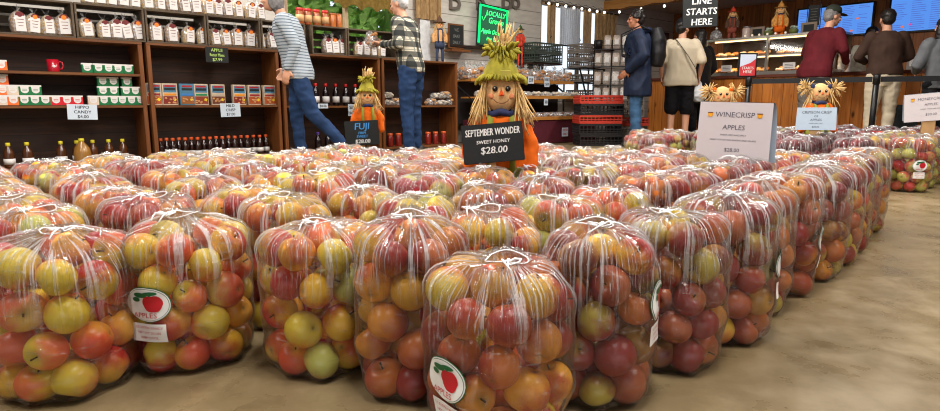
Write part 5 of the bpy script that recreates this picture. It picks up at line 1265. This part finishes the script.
# navy jacket man
x, y = wp(637, 7.7)
NAVY = plain('navy_shell', (16, 28, 52), .7, .3, nscale=8, var=.3)
pn, _ = person('bearded man in navy puffer jacket and jeans, hand in pocket, seen from the side', x, y, LEFT - .25, 1.69,
       {1: arm((.28, .06, 1.16), (.20, -.13, .98), (-1, 0, 0)), -1: arm((-.27, .02, 1.15), (-.20, -.15, .98), (1, 0, 0))}, None, .03, SKIN2, NAVY, JEANS2, DKH, hem=.66, hem_flare=1.06, jacket_r=.022, bulk=1.12, seed=8, hair_style='curly', wr=.016, headturn=.1)
e = MB(); e.ell((0, -.075, 1.540), (.046, .034, .035), 12, 8); e.build('beard', DKH, pn)
e = MB(); e.tube([(.085 * math.cos(q * PI / 8), .03 + .085 * math.sin(q * PI / 8), 1.47 + .02 * math.sin(q * PI / 8)) for q in range(16)], .035, 8, 0, True); e.build('hood', NAVY, pn)
v = Matrix.Rotation(LEFT - .25, 4, 'Z') @ Vector((0, .195, 0)); bp = thing('backpack', 'black backpack on the back of the navy-jacketed man', 'backpack', (x + v.x, y + v.y, 1.02), LEFT - .25)
g = MB(); g.tube([(0, 0, -.02), (0, .02, .12), (0, .02, .30), (0, -.01, .44)], [(.09, .13), (.11, .16), (.10, .155), (.06, .10)], 14, 0, False, (0, 1, 0)); solid(g, 'pack_body', plain('black_pack', (20, 20, 24), .6), bp, .012, 3, .006, 3)
g = MB(); [g.tube([(sx * .12, -.08, .40), (sx * .14, -.20, .46), (sx * .13, -.42, .36), (sx * .14, -.40, .12), (sx * .12, -.10, .04)], [(.008, .024)] * 5, 8) for sx in (-1, 1)]; g.build('strap', M['black_pack'], bp)
# man in cream shirt, from behind
x, y = wp(679, 8.0); CREAM = plain('cream_cotton', (204, 190, 166), .85, .2, nscale=6, var=.06); BLKC = plain('black_cloth', (16, 16, 20), .8, .2, nscale=8, var=.3)
pc, _ = person('man in cream tee, black shorts and black cap, seen from behind with crossbody strap', x, y, PI - .25, 1.62,
       {1: arm((.27, .02, 1.17), (.25, -.10, .96), (-1, 0, 0)), -1: arm((-.28, .0, 1.17), (-.27, -.16, .98), (1, 0, 0), (0, -.2, -1))}, None, .04, SKIN, CREAM, BLKC, DKH, short=True, sleeve='short', hem=.83, hem_flare=1.08, seed=12, bulk=1.20, cap=BLKC, headturn=-.6)
e = MB(); e.tube([(.10, -.12, 1.36), (.09, .0, 1.475), (.06, .12, 1.42), (-.08, .165, 1.22), (-.21, .12, 1.02), (-.235, 0, .92)], [(.004, .016)] * 6, 8, 0, False, (0, 1, 0)); e.build('crossbody_strap', BLKC, pc)
v = Matrix.Rotation(PI - .25, 4, 'Z') @ Vector((-.28, -.21, .70)) * (1.62 / 1.75); g = MB(); t = thing('plastic_bag', 'white plastic carrier bag hanging from the cream-shirted man\'s hand', 'bag', (x + v.x, y + v.y, v.z - .06), .2)
g.tube([(0, 0, -.02), (0, 0, .04), (.01, 0, .12), (0, 0, .19), (0, 0, .25)], [(.06, .05), (.11, .08), (.10, .07), (.045, .03), (.014, .012)], 16, 0, False, (1, 0, 0)); solid(g, 'plastic', plain('white_plastic', (206, 208, 212), .4), t, .008, 2, .009, 4, 14)
# person in black
x, y = wp(698, 8.75)
person('person in long black coat standing behind the cream-shirted man', x, y, PI + .5, 1.58, {1: arm((.25, .03, 1.16), (.20, -.12, 1.0), (-1, 0, 0)), -1: arm((-.25, .03, 1.16), (-.2, -.12, 1.0), (1, 0, 0))}, None, .02, SKIN, BLKC, BLKC, DKH, hem=.60, hem_flare=1.1, jacket_r=.02, seed=15, hair_style='long')
# maroon man
x, y = wp(811, 7.45); MARS = plain('maroon_fleece', (92, 26, 34), .85, .2, nscale=7, var=.2)
person('man in maroon sweatshirt and dark green cap leaning on the counter', x, y, PI - 1.15, 1.70,
       {1: arm((.26, -.16, 1.19), (.16, -.36, 1.06), (-1, 0, 0)), -1: arm((-.26, -.14, 1.20), (-.16, -.36, 1.06), (1, 0, 0))}, None, .20, SKIN, MARS, plain('grey_trousers', (112, 104, 98), .8, nscale=7), GREYH, hem=.88, hem_flare=1.06, seed=21, bulk=1.12, cap=plain('green_cap', (42, 48, 38), .8), headturn=-.35, nod=.15)
# worker behind the counter
x, y = wp(850, 9.05)
person('counter worker in cream jacket bending over the till behind the counter', x, y,   .35, 1.62, {1: arm((.25, -.10, 1.14), (.16, -.33, .99), (0, 0, -1)), -1: arm((-.25, -.10, 1.14), (-.14, -.35, .99), (0, 0, -1))}, None, .20, SKIN, plain('cream_jacket', (206, 200, 180), .8), BLKC, DKH, hem=.85, seed=25, nod=.35)
# brown sweatshirt
x, y = wp(881, 7.05)
person('black-haired customer in brown sweatshirt and cream trousers, back turned, at counter', x, y, PI - .25, 1.61,
       {1: arm((.29, -.06, 1.17), (.13, -.28, 1.12), (-1, 0, 0)), -1: arm((-.29, -.06, 1.17), (-.12, -.28, 1.10), (1, 0, 0))}, None, .06, SKIN, plain('brown_fleece', (64, 46, 38), .85, .2, nscale=7, var=.2), plain('cream_trousers', (196, 182, 158), .8, nscale=7), DKH, hem=.93, hem_flare=1.04, seed=31, bulk=1.06)
# customer with grey backpack
x, y = wp(938, 6.3)
person('black-haired customer in grey jacket wearing a grey backpack, cut by the frame', x, y, PI - .1, 1.42,
       {1: arm((.27, -.05, 1.15), (.16, -.26, 1.08), (-1, 0, 0)), -1: arm((-.27, -.08, 1.14), (-.14, -.30, 1.06), (1, 0, 0))}, None, .05, SKIN, plain('grey_cloth', (92, 94, 98), .8, nscale=9, var=.2), BLKC, DKH, hem=.86, seed=35, hair_style='long', jacket_r=.012)
v = Matrix.Rotation(PI - .1, 4, 'Z') @ Vector((0, .25, 0)); bp = thing('backpack', 'grey backpack on the back of the customer cut by the frame', 'backpack', (x + v.x, y + v.y, .98), PI - .1)
g = MB(); g.tube([(0, 0, -.02), (0, .02, .10), (0, .02, .26), (0, -.01, .40)], [(.08, .13), (.10, .155), (.09, .15), (.05, .10)], 14, 0, False, (0, 1, 0)); solid(g, 'pack_body', plain('grey_pack', (112, 114, 116), .6), bp, .012, 3, .006, 3)

# ---------------------------------------------------------------- scarecrow figures
RAFF = plain('raffia', (206, 170, 112), .8, nscale=50, var=.2); BURLF = plain('burlap_face', (222, 176, 120), .8, nscale=60, var=.1); OLV = plain('olive_raffia', (146, 136, 34), .8, nscale=40, var=.25)
ORG = plain('orange_felt', (222, 100, 22), .85, .2, nscale=20); GRNS = plain('green_strap', (128, 130, 40), .8); NAVB = plain('navy_print', (40, 46, 84), .8, nscale=40, var=.4); NOSE = plain('nose_orange', (236, 92, 40), .6); WOODP = plain('pale_stake', (176, 138, 92), .7)
def strands(g, starts, dirs, L, r, rd, droop=.6, seg=4, flat=1.0):
    for c, d in zip(starts, dirs):
        c, d = Vector(c), Vector(d).normalized(); p = [c]; l = L * rd.uniform(.65, 1.2)
        for q in range(seg): d = (d + Vector((rd.gauss(0, .13), rd.gauss(0, .13), -droop / seg + rd.gauss(0, .08)))).normalized(); p.append(p[-1] + d * l / seg)
        g.tube(p, [(r, r * flat)] * (seg) + [(r * .4, r * .4)], 4)
def scarecrow(loc, rz, k, label, shirt, hat=OLV, hat_kind='raffia', hairm=RAFF, base=0.0, tail=True, pants=None, n=90, seed=1, legs=False, name='scarecrow'):
    """k is the face radius; the figure's origin is at its foot, the face centre stands at height zf"""
    t = thing(name, label, 'scarecrow', loc, rz); rd = random.Random(seed); zf = base
    C = Vector((0, 0, zf))
    g = MB(); g.ell(C, (k, k * .72, k * 1.12), 20, 14); g.ell(C + Vector((0, 0, -k * 1.1)), (k * .45, k * .4, k * .5), 10, 8); solid(g, 'head', BURLF, t, k * .09, 2)
    for s_ in (-1, 1):
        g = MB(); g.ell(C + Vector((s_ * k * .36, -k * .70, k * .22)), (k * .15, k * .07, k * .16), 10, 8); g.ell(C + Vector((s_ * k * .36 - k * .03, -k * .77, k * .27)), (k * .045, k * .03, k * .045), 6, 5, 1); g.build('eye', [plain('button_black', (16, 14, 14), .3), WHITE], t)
        g = MB(); g.ell(C + Vector((s_ * k * .55, -k * .58, -k * .18)), (k * .17, k * .06, k * .15), 10, 7); g.build('cheek', plain('cheek_pink', (226, 140, 96), .8), t)
    g = MB(); y = -k * .80; z = zf; g.add([(-k * .17, y + k * .05, z - k * .16), (k * .17, y + k * .05, z - k * .16), (0, y + k * .05, z + k * .22), (0, y - k * .15, z - k * .08)], [(0, 1, 3), (1, 2, 3), (2, 0, 3), (0, 2, 1)], 0); g.build('nose', NOSE, t)
    g = MB(); g.tube([(k * .46 * math.cos(a), -k * (.74 - .05 * abs(math.cos(a))), zf - k * .22 + k * .36 * math.sin(a)) for a in np.linspace(PI * 1.12, PI * 1.88, 9)], k * .022, 5); g.build('mouth', plain('stitch_brown', (110, 60, 40), .8), t)
    # clothes
    bt = zf - k * 1.25; bb = zf - k * 5.0
    g = MB(); g.tube([(0, 0, bt + k * .15), (0, 0, bt - k * .2), (0, 0, bt - k * 1.4), (0, 0, bb)], [(k * .6, k * .5), (k * 1.15, k * .7), (k * 1.35, k * .8), (k * 1.2, k * .7)], 16, 0, False, (1, 0, 0))
    for s_ in (-1, 1): limb(g, [(s_ * k * 1.0, 0, bt - k * .35), (s_ * k * 1.75, 0, bt - k * 1.5), (s_ * k * 1.75, -k * .2, bt - k * 3.0)], [k * .48, k * .46, k * .40])
    solid(g, 'shirt', shirt, t, k * .12, 2, k * .09, seed, 2.2 / k * .5)
    g = MB(); g.tube([(0, 0, bb - k * 1.0), (0, 0, bb - k * .2), (0, 0, bb + k * .8)], [(k * 1.3, k * .85), (k * 1.42, k * .92), (k * 1.40, k * .92)], 16, 0, False, (1, 0, 0)); g.build('overalls', pants or GRNS, t)
    g = MB(); [g.tube([(s_ * k * .62, -k * .95, bb + k * .5), (s_ * k * .68, -k * .92, bt - k * 1.3), (s_ * k * .62, -k * .72, bt - k * .2), (s_ * k * .55, -k * .2, bt + k * .1)], [(k * .05, k * .20)] * 4, 6, 0, False, (0, 1, 0)) for s_ in (-1, 1)]; g.build('shoulder_straps', pants or GRNS, t)
    g = MB(); g.tube([(k * .62 * math.cos(a), k * .55 * math.sin(a) - k * .05, bt + k * .12 + k * .08 * math.sin(3 * a)) for a in np.linspace(0, 2 * PI, 17)[:-1]], k * .20, 8, 0, True); g.build('neck_scarf', NAVB, t)
    # hair
    g = MB(); S, D = [], []
    for q in range(n):
        a = rd.choice((-1, 1)) * rd.uniform(1.05, 1.9) if q % 3 else rd.choice((-1, 1)) * rd.uniform(1.0, 3.1); S.append(C + Vector((k * .92 * math.sin(a), -k * .62 * math.cos(a), k * rd.uniform(.35, .9)))); D.append((math.sin(a) * .30, -math.cos(a) * .25 - .12, -1))
    strands(g, S, D, k * 2.5, k * .045, rd, .5, 5, .6); g.build('raffia_hair', hairm, t)
    # hat
    if hat_kind == 'raffia':
        g = MB(); g.lathe([(k * 1.16, k * .68), (k * 1.10, k * .85), (k * .92, k * 1.35), (k * .62, k * 1.9), (k * .50, k * 2.3), (k * .58, k * 2.55)], 16, 0, C, None, True, 1, .85)
        S, D = [], []
        for q in range(44): a = 2 * PI * q / 44; S.append(C + Vector((k * 1.02 * math.cos(a), k * .86 * math.sin(a), k * .95))); D.append((math.cos(a), math.sin(a), -.25 if math.sin(a) < -.5 else -.6))
        for q in range(44): a = 2 * PI * q / 44; S.append(C + Vector((k * .5 * math.cos(a), k * .45 * math.sin(a), k * 2.3))); D.append((math.cos(a) * .5, math.sin(a) * .5, rd.uniform(-.6, 1)))
        strands(g, S, D, k * .62, k * .13, rd, .5, 3, .25); g.build('hat', hat, t)
        g = MB(); S = [C + Vector((rd.uniform(-.3, .3) * k, rd.uniform(-.3, .3) * k, k * 2.2)) for q in range(36)]; D = [(rd.uniform(-.2, .9), rd.uniform(-.4, .4), 1.2) for q in range(36)]; strands(g, S, D, k * 1.5, k * .05, rd, .0, 3); g.build('straw_topknot', RAFF, t)
        g = MB(); g.box(C + Vector((k * .2, -k * 1.02, k * .95)), (k * .55, k * .03, k * .5), 0, Matrix.Rotation(.35, 4, 'X')); g.build('hat_patch', plain('patch_yellow', (206, 196, 96), .8), t)
    elif hat_kind == 'brim':
        g = MB(); g.lathe([(.001, k * .72), (k * 1.75, k * .62), (k * 1.8, k * .68), (k * .85, k * .86), (k * .72, k * 1.5), (k * .3, k * 2.0), (k * .12, k * 2.5), (.001, k * 2.55)], 18, 0, C, None, True, 1, .9); g.build('hat', hat, t)
    elif hat_kind == 'bows':
        for s_ in (-1, 1):
            g = MB(); cc = C + Vector((s_ * k * 1.5, 0, k * .55)); S, D = [], []
            for q in range(60): d = Vector((rd.gauss(s_ * .5, .8), rd.gauss(0, .5), rd.gauss(.1, .8))); S.append(cc); D.append(d)
            strands(g, S, D, k * 1.15, k * .06, rd, .3, 3, .5); g.build('pigtail', hairm, t)
            g = MB(); g.ell(C + Vector((s_ * k * .95, -k * .2, k * .75)), (k * .25, k * .2, k * .3), 8, 6); g.build('hair_bow', NAVB if seed % 2 else ORG, t)
    if legs:
        for s_ in (-1, 1): g = MB(); limb(g, [(s_ * k * .6, 0, bb - k * .6), (s_ * k * .75, -k * .1, bb - k * 2.2), (s_ * k * .8, -k * .1, .02)], [k * .5, k * .42, k * .35]); g.build('leg', pants or GRNS, t)
    elif tail: g = MB(); g.cyl((0, 0, 0), k * .2, bb - k * .8, 10); g.lathe([(.001, 0), (k * 1.6, 0), (k * 1.6, .02), (.001, .02)], 16); g.build('wooden_stake', WOODP, t)
    return t
def sign_on_stake(loc, w, h, lines, sizes, label, mat, ink, tilt=0, rz=0, back=0, name='price_sign', zc=0, extra=None, ys=None, font_w=1.0, bold=1, inks=None):
    t = thing(name, label, 'sign', (loc[0], loc[1], 0), rz); z = loc[2]; R = Matrix.Rotation(tilt, 4, 'Y')
    MB().box((0, 0, z), (w, .006, h), 0, R, .002).build('panel', mat, t)
    for i, l in enumerate(lines):
        g = MB(); zz = h / 2 - h * ys[i]; put_text(g, l, sizes[i], -zz * math.sin(-tilt) * 1.0, z + zz, -.0042, 0, .12, min(font_w, w * .93 / (len(l) * sizes[i] * .64)), -tilt, bold)
        g.build('lettering', (inks[i] if inks else ink), t)
    MB().box((0, .010, z / 2 - .01), (.022, .012, z), 0).build('wooden_stake', WOODP, t)
    return t
def gap(x, y):       # nearest spot between the bags
    best_, bp_ = -1, (x, y)
    for i in range(-10, 11):
        for j in range(-10, 11):
            q = (x + i * .012, y + j * .012); d = min(math.hypot(b.x - q[0], b.y - q[1]) for b in BAGS) - .004 * math.hypot(i, j)
            if d > best_: best_, bp_ = d, q
    return bp_
# large scarecrow and its board
Y = 2.18; p = at_depth(498, 93, Y)
scarecrow((p.x + .01, Y, 0), 0, .063, 'large scarecrow with olive raffia hat and orange shirt standing among the bags', ORG, base=p.z, n=170, seed=3)
p = at_depth(493, 143, Y - .10)
sign_on_stake((p.x, Y - .10, p.z), .212, .135, ['SEPTEMBER WONDER', 'SWEET HONEY', '$28.00'], [.034, .017, .034], 'black chalkboard sign for september wonder apples before the large scarecrow', BOARD, CHALK, -.09, 0, ys=[.22, .46, .68], font_w=1.0)
# small scarecrow and its board
Y = 3.42; p = at_depth(367, 97, Y)
scarecrow((p.x, Y, 0), .25, .043, 'small scarecrow with olive hat and orange clothes behind the black fuji board', ORG, base=p.z, n=110, seed=7)
p = at_depth(362, 133, Y - .09)
sign_on_stake((p.x, Y - .09, p.z), .185, .135, ['FUJI', 'FIRM', 'SWEET', '$28.00'], [.050, .020, .020, .030], 'black chalkboard sign for fuji apples in blue letters before the small scarecrow', BOARD, CHALK, -.05, .1, ys=[.24, .50, .64, .84], inks=[plain('chalk_blue', (70, 150, 220), .8)] * 3 + [CHALK])
# paper signs
PINKP = plain('paper_pinkish', (206, 198, 202), .6, var=.02); BLUEP = plain('paper_bluish', (186, 204, 222), .6, var=.02); INK = plain('print_grey', (84, 80, 92), .6)
def tent(px, py, Y, w, h, lines, sizes, ys, label, mat, tilt=0, rz=0, pump=True):
    p = at_depth(px, py, Y); t = thing('paper_sign', label, 'sign', (p.x, Y, 0), rz); z = p.z; R = Matrix.Rotation(tilt, 4, 'Y')
    T0 = Matrix.Translation((0, 0, z)) @ R
    g = MB(); hw = w / 2; hh = h / 2; N = 8
    vs = [(-hw - .004, 0, -hh), (hw + .004, 0, -hh), (hw, 0, hh), (-hw, 0, hh)]; g.add(vs + [(a, b + .0015, c) for a, b, c in vs], [(0, 1, 2, 3), (7, 6, 5, 4), (0, 4, 5, 1), (1, 5, 6, 2), (3, 7, 4, 0)], 0, False, T0); g.build('front_sheet', mat, t)
    g = MB(); vs, fs = [], []
    for q in range(N + 1): a = q / N; vs += [(-hw, .001 + .10 * a ** .6, hh + .008 * math.sin(a * PI) - h * .95 * a ** 2), (hw + .012 * a, .001 + .10 * a ** .6, hh + .008 * math.sin(a * PI) - h * .95 * a ** 2)]
    fs = [(2 * q, 2 * q + 1, 2 * q + 3, 2 * q + 2) for q in range(N)]; b = len(vs); vs += [(v[0], v[1], v[2] + .0015) for v in vs]; fs += [tuple(b + i for i in reversed(f)) for f in fs]; g.add(vs, fs, 0, True, T0); g.build('back_sheet', BLUEP, t)
    for i, l in enumerate(lines):
        g = MB(); zz = hh - h * ys[i]; g2 = MB(); put_text(g2, l, sizes[i], 0, zz, -.0012, 0, .05, min(1.0, w * .86 / (len(l) * sizes[i] * .64)), 0, 0 if sizes[i] < .03 else 1); g.add(g2.v, g2.f, 0, False, T0); g.build('lettering', INK, t)
    if pump:
        for sx in (-1, 1):
            g = MB(); c = Vector((sx * w * .34, -.003, hh - h * ys[0])); r = w * .034; g.add([c + Vector((r * a, 0, r * b)) for a, b in ((-1, .8), (-1, -.3), (-.6, -1), (.6, -1), (1, -.3), (1, .8))], [(5, 4, 3, 2, 1, 0)], 0, False, T0)
            g.add([c + Vector((r * a, -.0008, r * b)) for a, b in ((-1.1, .6), (1.1, .6), (1.1, 1.0), (-1.1, 1.0))], [(0, 1, 2, 3)], 1, False, T0); g.build('candy_pail', [plain('pail_orange', (240, 166, 30), .5), plain('pail_brown', (110, 60, 40), .5)], t)
    MB().box((0, .03, (z - hh + .06) / 2), (.07, .05, z - hh + .06)).build('wooden_stand', WOODP, t); return t
Y = 2.42; tent(733, 134, Y, .272, .250, ['WINECRISP', 'APPLES', 'SWEET, FIRM AND SPICY', 'GREAT FOR EATING, BAKING AND SALADS', '$28.00'], [.029, .027, .009, .009, .021], [.20, .40, .52, .60, .76], 'folded white paper sign for winecrisp apples standing over the middle bags', PINKP, .025, -.62)
Y = 4.15; tent(816, 119, Y, .235, .150, ['CRIMSON CRISP', 'OR', 'APPLES', 'SWEET AND TART', '$28.00'], [.026, .018, .022, .010, .016], [.20, .38, .54, .70, .86], 'folded bluish paper sign on the far block before the blond scarecrow', BLUEP, -.01, -.5, False)
Y = 4.0; tent(931, 107, Y, .285, .180, ['HONEYCRISP', 'APPLES', 'SWEET, CRISP AND JUICY', '$30.00'], [.024, .022, .010, .022], [.20, .40, .56, .76], 'tilted white paper sign for honeycrisp apples on the yellow-red far bags', PINKP, -.10, -.5)
# seated scarecrows of the far block
for px, py, Y, sd, lb in ((722, 96, 4.75, 4, 'round-faced scarecrow with straw pigtails peeking over the winecrisp paper sign'), (820, 93, 4.40, 9, 'blond scarecrow with raffia pigtails and orange sleeves behind bluish paper sign')):
    p = at_depth(px, py, Y); scarecrow((p.x, Y, 0), -.1, .066 if sd == 4 else .062, lb, ORG, None, 'bows', base=p.z, n=30, seed=sd)
# dolls on the shelves, on the wall ledge and on the case
def doll(px, py, fr, n, k, zb, label, shirt, hat, kind, pants, seed):
    s_ = fr.hit(px, py, n)[0]; z = fr.hit(px, py, n)[1]; q = fr.pos(s_, n, zb); scarecrow(q, fr.ang * .5, k, label, shirt, hat, kind, base=z - zb, tail=False, pants=pants, n=24, seed=seed, legs=True, name='scarecrow_doll')
BRH = plain('brown_felt', (84, 56, 40), .8); DEN = plain('denim_dark', (44, 54, 78), .8); TANF = plain('tan_felt', (196, 148, 96), .8); RDF = plain('red_leaves', (206, 62, 40), .7, nscale=30, var=.4); YLF = plain('gold_leaves', (206, 146, 70), .7, nscale=30, var=.4); GNH = plain('green_felt', (60, 80, 44), .8)
doll(439.5, 25, W1, -.18, .048, 1.061, 'scarecrow doll with brown hat and navy overalls on the end shelf unit', TANF, BRH, 'brim', DEN, 11)
doll(520.5, 31, W1, -.25, .036, 1.061, 'small doll in red with green hat standing by the doughnut bags', RDF, GNH, 'brim', RDF, 12)
doll(733, 14, CT, -.25, .045, 1.476, 'autumn doll wreathed in red leaves on the pastry case', BRH, RDF, 'brim', plain('rust_felt', (140, 66, 50), .8), 13)
doll(781, 10, CT, -.25, .050, 1.476, 'scarecrow doll in gold leaves and orange overalls on the pastry case', YLF, YLF, 'brim', ORG, 14)
